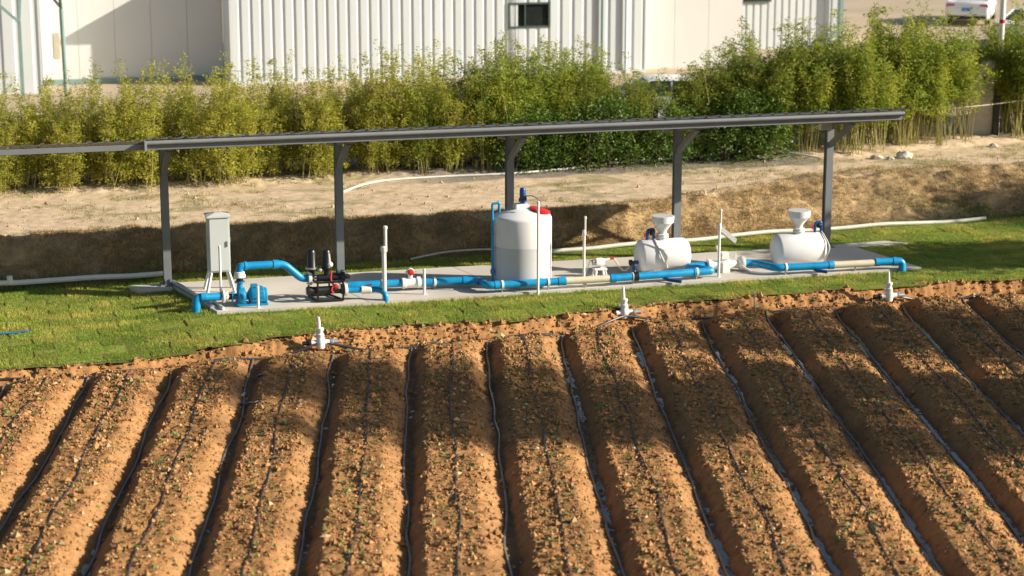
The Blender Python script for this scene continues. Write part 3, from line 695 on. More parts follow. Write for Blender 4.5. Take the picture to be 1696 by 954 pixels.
MB().lathe(K(530, 448, 2.25)-vx*.03, vx, [(0, .03), (.01, .04), (.04, .04), (.05, .02)], 12).build('solenoid', 'galv', fl)
for k_ in range(4): MB().box(K(522.5, 454+k_*4.5, 2.2), (.045, .025, .022), UA).build('flange_bolt', 'galv', fl)
MB().bar(K(562, 468, 2.36), K(563, 478, 2.36), .045, .03).build('drain_valve', 'white', fl)
MB().lathe(K(573, 480, 2.3)-ax*.04, ax, [(0, .09), (.01, .12), (.06, .12), (.07, .09)], 18).build('outlet_flange', 'white', fl)
# drain pipe
q = [K(575, 481, 2.3), K(628, 479, 2.36), K(637, 486, 2.45), Vector((K(637, 486, 2.45).x, K(637, 486, 2.45).y-.0, .02))]
q[3] = Vector((q[2].x+.03, q[2].y-.06, -.04)); q[2] = Vector((q[3].x, q[3].y, q[2].z))
dr = thing('drain_pipe', q[3], 'short blue pipe with white union bending down beside the thick standpipe', 'pipe')
MB().tube(fillet(q, .10), .055, 14).build('pipe', 'blue', dr)
d_ = (q[1]-q[0]).normalized(); MB().lathe(q[0]+d_*.27, d_, [(0, .06), (.01, .078), (.19, .078), (.20, .06)], 16).build('union', 'white', dr)
MB().bar(K(604, 473, 2.3), K(616, 471, 2.34), .035, .02).build('valve_handle', 'pink', dr)

# ------------------------------------------------------------------ main pipeline, in runs
ZM = .17
def clip_(th, u, v, leg=True):
    MB().lathe(P(u-.025, v, ZM), ax, [(0, R_), (.004, R_+.014), (.046, R_+.014), (.05, R_)], 16).build('clip', 'white', th)
    if leg: MB().bar(P(u, v, ZM-R_-.005), P(u, v, .015), .02).build('clip_leg', 'galv', th)
def collar_(th, p, d, l=.10, e=.010, m='blue'):
    MB().lathe(Vector(p), Vector(d), [(0, R_), (.004, R_+e), (l-.004, R_+e), (l, R_)], 16).build('collar', m, th)
m1 = thing('main_pipe', P(3.45, 1.75, 0), 'blue main pipe from behind the black filter to the flow meter', 'pipe')
MB().tube([P(3.35, 1.72, ZM), P(4.42, 1.78, ZM)], R_, 16).build('pipe', 'blue', m1); clip_(m1, 4.02, 1.76)
fm = thing('flow_meter', P(4.62, 1.8, 0), 'white flanged flow meter with round red cap on the blue main pipe', 'meter')
MB().lathe(P(4.40, 1.79, ZM), ax, [(0, .08), (.01, .11), (.07, .11), (.08, .09), (.30, .09), (.31, .115), (.38, .115), (.39, .08)], 20).build('body', 'white', fm)
MB().cyl(P(4.58, 1.79, ZM+.06), P(4.58, 1.79, ZM+.17), .045).build('neck', 'white', fm)
hd = P(4.58, 1.79, ZM+.22)
MB().lathe(hd-vx*.05, vx, [(0, .06), (.01, .075), (.08, .075), (.09, .06)], 18).build('register', 'white', fm)
MB().lathe(hd+vx*.042, vx, [(0, .066), (.02, .066), (.03, .05)], 18).build('cap', 'red', fm)
MB().bar(hd-ax*.10, hd+ax*.12, .02).build('spindle', 'galv', fm)
m2 = thing('main_pipe', P(5.9, 2.2, 0), 'blue main pipe stepping forward and passing in front of the upright tank', 'pipe')
MB().tube(fillet([P(4.78, 1.80, ZM), P(5.90, 1.90, ZM), P(5.98, 2.44, ZM), P(7.58, 2.44, ZM)], .12), R_, 16).build('pipe', 'blue', m2)
collar_(m2, P(5.62, 1.876, ZM), P(1, .09)-P(0, 0)); collar_(m2, P(6.12, 2.44, ZM), ax); collar_(m2, P(7.42, 2.44, ZM), ax, .16)
collar_(m2, P(7.0, 2.44, ZM), ax, .12); collar_(m2, P(5.935, 2.10, ZM), P(.07, .5)-P(0, 0), .12, .012, 'blue_dark')
clip_(m2, 5.06, 1.825); clip_(m2, 6.28, 2.44); clip_(m2, 7.22, 2.44)
b1 = thing('pale_pipe', P(8.05, 2.44, 0), 'beige pipe length joining the blue pipes left of the first funnel tank', 'pipe')
MB().tube([P(7.585, 2.44, ZM), P(8.50, 2.44, ZM)], R_*.93, 16).build('pipe', 'beige', b1)
MB().bar(P(8.0, 2.44, ZM-R_), P(8.0, 2.44, .012), .03).build('support', 'galv', b1)
m3 = thing('main_pipe', P(9.5, 2.4, 0), 'blue main pipe running in front of the first funnel tank', 'pipe')
MB().tube(fillet([P(8.505, 2.44, ZM), P(10.74, 2.30, ZM), P(10.34, 1.82, ZM), P(10.80, 1.78, ZM)], .10), R_, 16).build('pipe', 'blue', m3)
collar_(m3, P(8.505, 2.44, ZM), ax, .12); collar_(m3, P(10.3, 2.327, ZM), P(1, -.06)-P(0, 0), .10)
clip_(m3, 10.38, 2.322); clip_(m3, 9.0, 2.41, True)
MB().lathe(P(9.0, 2.41, ZM), ax, [(0, R_), (.004, R_+.02), (.10, R_+.02), (.104, R_)], 16).build('saddle', 'black', m3)
MB().tube(fillet([P(9.66, 2.36, ZM-.06), P(9.72, 2.44, .07), P(9.95, 2.62, .06)], .06), .035, 10).build('drain_cock', 'blue_dark', m3)
vb = thing('valve_set', P(11.1, 1.75, 0.015), 'white flanged valve set between the two funnel tanks', 'valve')
MB().lathe(P(10.80, 1.78, ZM), ax, [(0, .10), (.01, .135), (.07, .135), (.08, .10), (.12, .08)], 20).build('flange', 'white', vb)
MB().lathe(P(10.90, 1.78, ZM), ax, [(0, .085), (.16, .085), (.22, .12), (.36, .12), (.42, .085), (.60, .07)], 20).build('body', 'white', vb)
MB().lathe(P(11.48, 1.78, ZM), ax, [(0, .08), (.02, .12), (.06, .15), (.12, .15), (.14, .10)], 20).build('flange', 'white', vb)
MB().box(P(11.17, 1.80, .12), (.18, .24, .24), UA).build('foot', 'white', vb, bevel=.02)
MB().box(P(11.16, 1.80, .36), (.17, .15, .16), UA).build('actuator', 'white', vb, bevel=.015)
MB().bar(P(11.06, 1.82, .34), P(11.0, 1.82, .58), .05).build('lever', 'white', vb)
MB().bar(P(11.42, 1.8, .22), P(11.42, 1.8, .40), .018).build('vent', 'white', vb)
MB().tube(curve([P(11.50, 1.95, .15), P(11.68, 2.15, .05), P(11.95, 2.25, .03), P(12.25, 2.2, .03)], 6), .022, 8).build('hose', 'white', vb)
m4 = thing('main_pipe', P(12.6, 2.5, 0), 'blue main pipe running in front of the second funnel tank', 'pipe')
MB().tube(fillet([P(11.62, 1.78, ZM), P(11.80, 1.80, ZM), P(12.08, 2.38, ZM), P(13.32, 2.42, ZM)], .13), R_, 16).build('pipe', 'blue', m4)
collar_(m4, P(13.20, 2.416, ZM), ax, .12); clip_(m4, 12.28, 2.386)
MB().tube(fillet([P(12.9, 2.40, ZM-.06), P(12.95, 2.46, .08), P(13.12, 2.58, .07)], .05), .035, 10).build('drain_cock', 'blue_dark', m4)
b2 = thing('pale_pipe', P(13.8, 2.42, 0), 'beige pipe length right of the second funnel tank', 'pipe')
MB().tube([P(13.325, 2.42, ZM), P(14.22, 2.44, ZM)], R_*.93, 16).build('pipe', 'beige', b2)
MB().bar(P(13.8, 2.43, ZM-R_), P(13.8, 2.43, .012), .03).build('support', 'galv', b2)
m5 = thing('end_pipe', P(14.8, 2.45, 0), 'blue pipe end with elbow turning down at the right of the pad', 'pipe')
MB().tube(fillet([P(14.225, 2.44, ZM+.01), P(14.84, 2.46, ZM+.01), P(14.84, 2.50, -.10)], .10), R_, 16).build('pipe', 'blue', m5)
collar_(m5, P(14.23, 2.44, ZM+.01), ax, .1); collar_(m5, P(14.62, 2.455, ZM+.01), ax, .1)

# ------------------------------------------------------------------ upright mixing tank
tu, tv = 6.88, 1.72
tk = thing('mixing_tank', P(tu, tv, .015), 'upright white plastic tank with red lid and stirrer motor on top', 'tank')
r_ = .595; c = P(tu, tv, .015); zt = (0, 0, 1)
MB().lathe(c, zt, [(0, r_-.03), (.03, r_), (.80, r_), (.801, r_-.02)], 48).build('filled_wall', 'poly_full', tk)['label'] = 'greyer lower half where liquid fills the tank'
MB().lathe(c+Vector((0, 0, .803)), zt, [(0, r_-.01), (.001, r_), (.54, r_), (.575, r_-.015), (.60, r_-.05), (.72, .16)], 48).build('wall', 'poly', tk)
MB().box(P(tu+.0, tv-.05, .015+.803+.73), (.30, .24, .16), UA).build('motor_mount', 'poly', tk, bevel=.02)
mz = .015+.803+.81
MB().lathe(P(tu+.03, tv-.05, mz), zt, [(0, .05), (.03, .05), (.04, .085), (.10, .085), (.11, .065), (.28, .065), (.31, .05), (.32, .02)], 18).build('stirrer_motor', 'blue_dark', tk)
MB().box(P(tu+.03, tv+.03, mz+.12), (.10, .06, .09), UA).build('motor_box', 'black', tk, bevel=.008)
lid_c = P(tu+.34, tv+.10, .015+.803+.672); nrm = Vector((.25*CU+.05*SU, .25*SU-.05*CU, 1)).normalized()
MB().lathe(lid_c-nrm*.06, nrm, [(0, .18), (.06, .19), (.065, .215), (.095, .215), (.105, .195), (.11, .08)], 28).build('lid', 'red', tk)
mb = MB(); x0 = tu-r_-.045
mb.tube(fillet([P(x0, tv+.12, .10), P(x0, tv+.12, 1.68), P(x0+.14, tv+.12, 1.70), P(x0+.14, tv+.12, 1.50)], .03), .026, 10); mb.build('fill_pipe', 'blue', tk)
MB().bar(P(x0-.05, tv+.14, .32), P(x0+.04, tv+.14, .32), .03).build('valve', 'red', tk)
MB().lathe(P(x0, tv+.12, .26), zt, [(0, .03), (.01, .042), (.10, .042), (.11, .03)], 12).build('valve_body', 'blue', tk)
MB().tube(curve([P(tu+.06, tv+.0, mz+.16), P(tu+.2, tv+.15, mz+.17), P(tu+.27, tv+.4, mz+.10)], 5), .010, 6).build('motor_cable', 'galv', tk)

# ------------------------------------------------------------------ funnel tanks
def funnel_tank(name, xm, ym, xl, v, label, valves_left):
    c = A(xm, ym, v); R = .335; L = .92
    th = thing(name, Vector((c.x, c.y, .015)), label, 'tank', 'horizontal tanks with funnels')
    MB().lathe(c-ax*(L/2+.11), ax, [(0, .05), (.012, .18), (.04, .27), (.08, R-.02), (.12, R), (L+.10, R), (L+.14, R-.02), (L+.18, .27), (L+.208, .18), (L+.22, .05)], 40).build('drum', 'poly', th)
    for s_ in (-.30, .30):
        MB().box((c.x+ax.x*s_, c.y+ax.y*s_, (c.z-R+.05)/2+.01), (.10, .42, max(.08, c.z-R+.09)), UA).build('foot', 'poly', th, bevel=.015)
    n_ = Vector((c.x, c.y, c.z+R-.02))
    fn = MB().lathe(n_, zt, [(0, .10), (.05, .10), (.055, .085), (.16, .08), (.20, .085), (.36, .21), (.37, .225), (.49, .235), (.50, .235)], 32).build('funnel', 'poly', th)
    MB().lathe(n_+Vector((0, 0, .05)), zt, [(0, .09), (.006, .125), (.03, .125), (.034, .10), (.05, .10), (.054, .12), (.075, .12), (.08, .09)], 24).build('collar', 'white', fn)
    MB().lathe(n_+Vector((0, 0, .495)), zt, [(0, .226), (.008, .226)], 32).build('mouth', 'poly_full', fn)
    s_ = -.33 if valves_left else .36
    b_ = c+ax*s_; zt_ = c.z+R*.93
    MB().tube(fillet([(b_.x, b_.y, zt_-.03), (b_.x, b_.y, zt_+.22), (b_.x+ax.x*.14, b_.y+ax.y*.14, zt_+.24), (b_.x+ax.x*.14, b_.y+ax.y*.14, zt_+.02)], .05), .032, 10).build('inlet_valve', 'blue_dark', th)
    MB().lathe(Vector((b_.x+ax.x*.09, b_.y+ax.y*.09, zt_+.16))-vx*.03, vx, [(0, .03), (.01, .05), (.07, .05), (.08, .03)], 12).build('valve_knob', 'black', th)
    MB().box((b_.x-ax.x*.045, b_.y-ax.y*.045, zt_+.12), (.03, .04, .07), UA).build('valve_handle', 'red', th)
    h0 = Vector((b_.x+ax.x*.14, b_.y+ax.y*.14, zt_+.04))+vx*.0
    s2 = .1 if valves_left else -.05
    MB().tube(curve([h0, c+ax*(s_+.13)+vx*.2+Vector((0, 0, R*.85)), c+ax*(s_+.18)+vx*(R+.03)+Vector((0, 0, .06)), c+ax*(s_+.34 if valves_left else s_+.10)+vx*(R*.9)+Vector((0, 0, -R*.62))], 6), .018, 8).build('hose', 'white_old', th)
    e_ = c-ax*(L/2+.10)+Vector((0, 0, -.10))+vx*.12
    if valves_left:
        MB().tube(fillet([e_, e_-ax*.12+vx*.02, e_-ax*.10+vx*.10+Vector((0, 0, -.26))], .06), .036, 10).build('outlet_valve', 'blue_dark', th)
        MB().lathe(e_-ax*.12, -ax, [(0, .035), (.01, .06), (.07, .06), (.08, .03)], 12).build('outlet_knob', 'black', th)
    return th, c
t1, c1 = funnel_tank('fertiliser_tank', 1097, 422, 0, 1.45, 'white horizontal tank with funnel, nearer the upright tank', True)
t2, c2 = funnel_tank('fertiliser_tank', 1322, 412, 0, 1.55, 'white horizontal tank with funnel by the right-end post', False)

# small white dosing pump on a stool
dq = A(993, 455, 1.55); dq.z = .015
dpm = thing('dosing_pump', dq, 'small white dosing pump on a stool left of the first funnel tank', 'pump')
for s1 in (-1, 1):
    for s2 in (-1, 1): MB().bar(dq+ax*s1*.09+vx*s2*.08+Vector((0, 0, .15)), dq+ax*s1*.12+vx*s2*.10, .035).build('leg', 'white', dpm)
MB().box(dq+Vector((0, 0, .165)), (.27, .22, .035), UA).build('stool_top', 'white', dpm, bevel=.008)
MB().lathe(dq-ax*.10+Vector((0, 0, .30)), ax, [(0, .05), (.02, .085), (.14, .09), (.19, .07), (.20, .04)], 18).build('housing', 'white', dpm)
MB().lathe(dq-ax*.16+Vector((0, 0, .30)), ax, [(0, .03), (.01, .06), (.05, .06), (.06, .04)], 14).build('pump_head', 'galv', dpm)
MB().cyl(dq+Vector((0, 0, .18)), dq+Vector((0, 0, .25)), .05).build('neck', 'galv', dpm)
MB().cyl(dq+ax*.10+Vector((0, 0, .34)), dq+ax*.24+Vector((0, 0, .36)), .022).build('outlet_nozzle', 'white', dpm)
MB().cyl(dq+ax*.22+Vector((0, 0, .358)), dq+ax*.30+Vector((0, 0, .365)), .025).build('nozzle_nut', 'red', dpm)
MB().bar(dq-ax*.17+Vector((0, 0, .33)), dq-ax*.12+Vector((0, 0, .345)), .04).build('nut', 'red', dpm)
e1 = c1-ax*.62+Vector((0, 0, -.06))+vx*.1
hs = tag(MB().tube(curve([dq+ax*.29+Vector((0, 0, .365)), (dq+ax*.29+e1)/2+Vector((0, 0, -.05)), e1], 8), .018, 8).build('hose', 'rope', org=dq+ax*.29), 'thin olive hose from the small pump to the first funnel tank', 'hose')
hk = A(977, 432, 1.5); hb = Vector((hk.x-.10, hk.y+.05, .015))
tag(MB().tube(fillet([hb, hk, hk+ax*.10], .03), .012, 8).build('hook_rod', 'white', org=hb), 'thin leaning white rod with bent top left of the small pump', 'rod')

# grey channel leaning behind the valve standpipe
ca, cb_ = A(1192, 378, 0.3), A(1218, 400, -.2)
tag(MB().bar(ca, Vector((cb_.x, cb_.y, cb_.z)), .05, .12).build('metal_channel', 'galv', org=cb_, bevel=.004), 'grey metal channel slanting down behind the valve standpipe', 'channel')

# ------------------------------------------------------------------ pipes lying on the ground
def ground_pipe(name, pts, r, m, label, cat, z=None, n=8):
    c_ = curve(pts, 8); return tag(MB().tube(c_, r, n).build(name, m, org=c_[0]), label, cat)
def onbank(x, y, z0, lift):
    p = G(x, y, z0)
    for _ in range(5):
        u, v = toUV(p.x, p.y); zz = float(bankz(np.array(u), np.array(v))) if v < float(vfoot(np.array(u)))+.1 else float(lawnz(np.array(u), np.array(v)))
        p = G(x, y, zz+lift)
    return p
ground_pipe('ground_pipe', [P(u, float(vfoot(np.array(u)))+.02, .02+.01*math.sin(u*3)) for u in np.linspace(-6.5, .08, 10)], .055, 'white', 'white pipe lying at the foot of the bank, left of the canopy posts', 'pipe')
ground_pipe('ground_pipe', [P(u, float(vfoot(np.array(u)))+.0, .02+.02*math.sin(u*2)) for u in np.arange(8.3, 19.2, .9)], .045, 'white_old', 'long off-white pipe along the bank foot behind the funnel tanks', 'pipe')
ground_pipe('ground_pipe', [P(5.2, -1.05, .03), P(6.0, -1.25, .09), P(6.8, -1.28, .10), P(7.9, -1.22, .05)], .020, 'white_old', 'thin grey-white pipe on the shaded bank left of the upright tank', 'pipe')
ground_pipe('edge_pipe', [P(.10, .02, .06), P(.38, 1.2, .06), P(.62, 2.3, .02)], .05, 'galv', 'grey pipe lying along the left edge of the concrete pad', 'pipe')
ground_pipe('edge_strip', [P(.62, 1.55, .05), P(.72, 2.05, .05), P(.80, 2.52, .05)], .028, 'white', 'white strip lying on the front left corner of the pad', 'strip')
ground_pipe('post_cap', [P(-3.05, -.93, .0), P(-3.05, -.93, .10), P(-3.05, -.93, .16)], .06, 'white', 'short white pipe stub standing beside the ground pipe at far left', 'pipe')
ground_pipe('hose', [onbank(x, y, .65, .03) for x, y in ((568, 318), (600, 306), (645, 298), (740, 292), (850, 287), (950, 278), (1030, 268), (1100, 263), (1180, 257), (1240, 251), (1300, 252), (1360, 262))], .026, 'white_old', 'long white hose lying on the track in front of the hedge', 'hose')
# field valves and the black manifold
def field_valve(x, y, ytop, label):
    b = G(x, y+3, -.25); v_ = toUV(b.x, b.y)[1]; b.z = -.27
    th = thing('riser_valve', b, label, 'valve', 'white valves along the field edge')
    t = A(x-2, ytop, v_).z-b.z
    MB().lathe(b, zt, [(0, .05), (.02, .075), (.12, .085), (.20, .075), (.24, .055)], 16).build('tee', 'white', th)
    MB().cyl(b-ax*.17+Vector((0, 0, .12)), b+ax*.17+Vector((0, 0, .12)), .05).build('cross_pipe', 'white', th)
    MB().lathe(b+Vector((0, 0, .22)), zt, [(0, .055), (.01, .07), (.06, .07), (.07, .05), (.12, .05), (.13, .062), (.17, .062), (.18, .04)], 16).build('valve_body', 'white', th)
    MB().cyl(b+Vector((-.02, 0, .38)), b+Vector((-.03, 0, t)), .038, .026).build('riser', 'white', th)
    MB().lathe(b+Vector((-.07, 0, .27)), (-1, 0, 0), [(0, .03), (.01, .045), (.03, .045), (.04, .02)], 10).build('handle', 'white', th)
    for s_ in (-1, 1):
        MB().lathe(b+ax*s_*.17+Vector((0, 0, .12)), ax*s_, [(0, .055), (.02, .06), (.05, .06), (.06, .04), (.16, .04)], 12).build('coupling', 'galv' if s_ > 0 else 'black', th)
    return b
fvb = [field_valve(531, 573, 525, 'white riser valve at the cut edge below the black filter'),
       field_valve(1034, 523, 475, 'white riser valve at the cut edge below the first funnel tank'),
       field_valve(1472, 495, 450, 'white riser valve at the cut edge below the blue end pipe')]
pts = []
for u in np.arange(-6.5, 19.5, .35):
    v = float(vf(np.array(u)))+.06+.05*math.sin(u*2.1); w = P(u, v, 0); zz = surf(w.x, w.y)
    for b in fvb:
        d = (Vector((w.x, w.y, 0))-Vector((b.x, b.y, 0))).length
        if d < .8: zz = zz+(max(zz, b.z+.10)-zz)*(1-d/.8)**.8
        if d < .5: w = w+(Vector((b.x, b.y, 0))-w)*(1-d/.5)*.6
    pts.append(Vector((w.x, w.y, zz+.006+.03*math.sin(u*3.3))))
tag(MB().tube(curve(pts, 4), .023, 8).build('manifold_pipe', 'tube', org=pts[0]), 'black manifold pipe lying along the foot of the cut edge', 'pipe')
st = G(1252, 516, -.3); st.z = surf(st.x, st.y)
tag(MB().cyl(st-Vector((0, 0, .1)), st+Vector((-.05, 0, .42)), .014, n=8).build('stake', 'galv', org=st), 'thin grey stake stuck in the cut edge between two riser valves', 'stake')

# scraps of film
def scrap(pts, w, m, label, name='film_strip'):
    c_ = curve(pts, 6); mb = MB(); vsx = []
    for i, p in enumerate(c_):
        t = (c_[min(i+1, len(c_)-1)]-c_[max(i-1, 0)]).normalized(); s_ = t.cross(Vector((0, 0, 1))).normalized(); ww = w*(.35+.65*min(1, 3*(1-i/len(c_))))
        hump = Vector((0, 0, .008*math.sin(i*1.3)))
        vsx += [p-s_*ww/2+hump, p+hump+Vector((0, 0, .012)), p+s_*ww/2+hump, p+hump-Vector((0, 0, .004))]
    fs = []
    for i in range(len(c_)-1):
        for k in range(4): fs.append((i*4+k, i*4+(k+1) % 4, i*4+4+(k+1) % 4, i*4+4+k))
    fs += [(3, 2, 1, 0), tuple(len(vsx)-4+k for k in range(4))]
    mb.add(vsx, fs); return tag(mb.build(name, m, org=c_[0]), label, 'film')
scrap([G(-40, 556, -.10), G(10, 552, -.09), G(50, 548, -.09)], .10, 'film', 'flat blue hose strip on the lawn at the left edge')
def fl_(x, y):
    p = G(x, y, -.45)
    for _ in range(4): p = G(x, y, surf(p.x, p.y)+.02)
    return p
scrap([fl_(398, 668), fl_(414, 667), fl_(432, 665)], .07, 'film', 'larger blue film scrap lying across a furrow left of centre')
scrap([fl_(427, 623), fl_(433, 621), fl_(439, 620)], .10, 'film', 'smaller blue film scrap in the furrow near the cut edge')
scrap([fl_(401, 656), fl_(403, 653), fl_(405, 651)], .06, 'white', 'tiny white scrap on the furrow side above the blue film')

# ------------------------------------------------------------------ trackside rocks, ropes
def rock(p, s, seed, label):
    r2 = random.Random(seed); bm = bmesh.new(); bmesh.ops.create_icosphere(bm, subdivisions=2, radius=1.0)
    for v_ in bm.verts:
        k = .75+.5*vnoise(np.array(v_.co.x*1.7+seed), np.array(v_.co.y*1.7+v_.co.z*2.3), seed); v_.co = Vector((v_.co.x*s[0], v_.co.y*s[1], v_.co.z*s[2]))*float(k)
    me = bpy.data.meshes.new('rock'); bm.to_mesh(me); bm.free(); me.materials.append(M['stone']); o = bpy.data.objects.new('rock', me); C.objects.link(o)
    o.location = p+Vector((0, 0, s[2]*.3)); return tag(o, label, 'rock')
rock(onbank(1497, 262, .7, 0), (.22, .16, .15), 3, 'large pale rock at the hedge foot right of the canopy')
rock(onbank(1452, 263, .7, 0), (.16, .12, .08), 4, 'flat pale rock left of the large rock at the hedge foot')
rock(onbank(1475, 264, .7, 0), (.10, .08, .06), 5, 'small pale stone between the two pale rocks')
rock(onbank(1645, 243, .7, 0), (.12, .10, .07), 6, 'small pale stone at the far right hedge foot')

# ------------------------------------------------------------------ buildings beyond the hedge
ZB = .62
def wall_panels(th, u0, u1, v, z0, z1, w, nr, m='wall', depth=.035):
    n = max(1, round((u1-u0)/w)); w = (u1-u0)/n
    for i in range(n):
        a = u0+i*w; per = w/nr; prof = []
        for k in range(nr):
            b = a+k*per; prof += [(b, 0), (b+per*.62, 0), (b+per*.70, -depth), (b+per*.92, -depth)]
        prof.append((a+w, 0)); pts = []; nn = len(prof)
        for (uu, d) in prof:
            for zz in (z0, z1): pts.append(P(uu, v+d, zz))
        for (uu, d) in ((a+w, -.12), (a, -.12)):
            for zz in (z0, z1): pts.append(P(uu, v+d, zz))
        nn += 2; fs = [(2*i_, 2*((i_+1) % nn), 2*((i_+1) % nn)+1, 2*i_+1) for i_ in range(nn)]
        MB().add(pts, fs).build('wall_sheet', m, th, smooth=False)
VB = -26.2
bd = thing('shed_building', P(11, VB, ZB), 'long white ribbed metal building with one dark window behind the hedge', 'building')
wall_panels(bd, 4.75, 14.35, VB, ZB, 4.4, 1.07, 3)
wa, wb = A(842, 25, VB), A(911, 25, VB); wu0, wu1 = toUV(wa.x, wa.y)[0], toUV(wb.x, wb.y)[0]; wz1, wz0 = A(876, 4, VB).z, A(876, 46, VB).z
wall_panels(bd, 14.36, wu0-.02, VB, ZB, 4.4, .9, 3)
wall_panels(bd, wu0-.02, wu1+.02, VB, ZB, wz0, 1.3, 4); wall_panels(bd, wu0-.02, wu1+.02, VB, wz1, 4.4, 1.3, 4)
wall_panels(bd, wu1+.02, 18.9, VB, ZB, 4.4, .8, 2)
wf = MB(); um = (wu0+wu1)/2
for (du, dz, su, sz) in ((0, (wz1-wz0)/2-.03, wu1-wu0, .06), (0, -(wz1-wz0)/2+.03, wu1-wu0, .06), (-(wu1-wu0)/2+.03, 0, .06, wz1-wz0), ((wu1-wu0)/2-.03, 0, .06, wz1-wz0), (-.15, 0, .04, wz1-wz0)):
    wf.box(P(um+du, VB-.02, (wz0+wz1)/2+dz), (su, .10, sz), UA)
wo = wf.build('window', 'wframe', bd)
MB().box(P(um, VB-.06, (wz0+wz1)/2), (wu1-wu0-.08, .02, wz1-wz0-.08), UA).build('pane', 'glass', wo)
for uu in (17.3, 18.15): MB().cyl(P(uu, VB+.09, ZB), P(uu, VB+.09, 4.4), .05).build('downpipe', 'teal' if uu < 18 else 'wall', bd)
MB().box(P(11.7, VB+.03, ZB+.04), (14.2, .10, .14), UA).build('plinth', 'plain', bd)
MB().box(P(4.75-.02, VB-.85, (ZB+4.4)/2), (.06, 1.7, 4.4-ZB), UA).build('side_wall', 'wall', bd)
MB().prism([P(4.4, VB+.35, 4.4), P(19.1, VB+.35, 4.4), P(19.1, VB-9, 5.6), P(4.4, VB-9, 5.6)], (0, 0, .08)).build('roof', 'wall', bd)
MB().prism([P(18.9, VB-.0, ZB), P(18.9, VB-9, ZB), P(18.9, VB-9, 5.5), P(18.9, VB, 4.38)], P(-.06, 0)-P(0, 0)).build('side_wall', 'wall', bd)
# recessed cream wall, left
rb = thing('link_building', P(2, VB-1.75, ZB), 'smooth cream wall set back left of the ribbed building', 'building')
for i in range(5):
    a = -1.2+i*1.18; MB().box(P(a+.585, VB-1.81, (ZB+5.5)/2), (1.17, .12, 5.5-ZB), UA).build('wall_panel', 'plain', rb, smooth=False)
MB().box(P(1.7, VB-1.70, ZB+.09), (5.7, .08, .18), UA).build('plinth', 'teal', rb)
# left annex with steel frame
an = thing('annex_building', P(-4, VB+.2, ZB), 'white panelled annex with grey-green steel frame at the left edge', 'building')
wall_panels(an, -9.0, -1.35, VB+.2, ZB, 5.2, 1.09, 2)
MB().box(P(-1.32, VB-.8, (ZB+5.2)/2), (.06, 2.0, 5.2-ZB), UA).build('side_wall', 'wall', an)
MB().box(P(-3.72, VB+.22, ZB+1.0), (.75, .08, 2.0), UA).build('door', 'wframe', an)
fr = thing('steel_frame', P(-1.7, VB+1.6, ZB), 'grey-green steel post frame with diagonal brace before the annex', 'frame')
MB().bar(P(-1.95, VB+1.4, ZB), P(-1.95, VB+1.4, 3.0), .09).build('post', 'teal', fr)
MB().bar(P(-1.95, VB+1.4, 2.98), P(-3.4, VB+1.4, 4.35), .09).build('brace', 'teal', fr)
MB().bar(P(-1.95, VB+1.4, 3.0), P(-1.8, VB+.3, 4.3), .08).build('brace', 'teal', fr)
MB().bar(P(-3.4, VB+1.4, 3.5), P(-1.2, VB+1.4, 4.4), .07).build('brace', 'galv', fr)
fp = thing('lamp_post', P(-.62, VB+1.2, ZB), 'pale green pole with dark branching top beside the annex', 'post')
MB().cyl(P(-.62, VB+1.2, ZB), P(-.66, VB+1.2, 3.35), .07).build('pole', 'teal', fp)
MB().cyl(P(-.66, VB+1.2, 3.35), P(-.74, VB+1.2, 4.6), .05).build('upper_pole', 'wframe', fp)
MB().bar(P(-.68, VB+1.2, 3.4), P(-.92, VB+1.2, 3.72), .08).build('arm', 'wframe', fp)
MB().box(P(-.86, VB+1.2, 2.2), (.22, .15, .8), UA).build('box', 'beige', fp, bevel=.02)
# second ribbed building right
V2 = -32.0
b2_ = thing('small_building', P(26, V2, ZB), 'small white ribbed building with corner struts right of the plain wall', 'building')
wall_panels(b2_, 24.0, 28.6, V2, ZB, 4.6, 1.15, 4)
wz = A(1228, 4, V2).z
MB().box(P(25.1, V2+.03, wz+.55), (1.35, .12, 1.1), UA).build('window', 'wframe', b2_)
MB().box(P(25.1, V2+.10, wz+.55), (1.2, .03, .95), UA).build('pane', 'glass', b2_)
for uu, s_ in ((24.0, 1), (28.55, -1)):
    MB().bar(P(uu, V2+.25, ZB), P(uu, V2+.25, 4.6), .14).build('corner_post', 'teal', b2_)
    MB().bar(P(uu, V2+.25, ZB+.75), P(uu+s_*.75, V2+.3, ZB+.05), .09).build('strut', 'teal', b2_)
MB().box(P(26.3, V2-3, 4.65), (5.0, 6.5, .1), UA).build('roof', 'wall', b2_)
MB().box(P(28.6, V2-3, (ZB+4.6)/2), (.08, 6, 4.6-ZB), UA).build('side_wall', 'wall', b2_)
pw = thing('plain_wall', P(21, -27.2, ZB), 'plain beige wall between the two ribbed buildings', 'wall')
for i in range(3): MB().box(P(19.0+i*1.25+.62, -27.2, (ZB+5)/2), (1.24, .2, 5-ZB), UA).build('wall_panel', 'plain', pw)

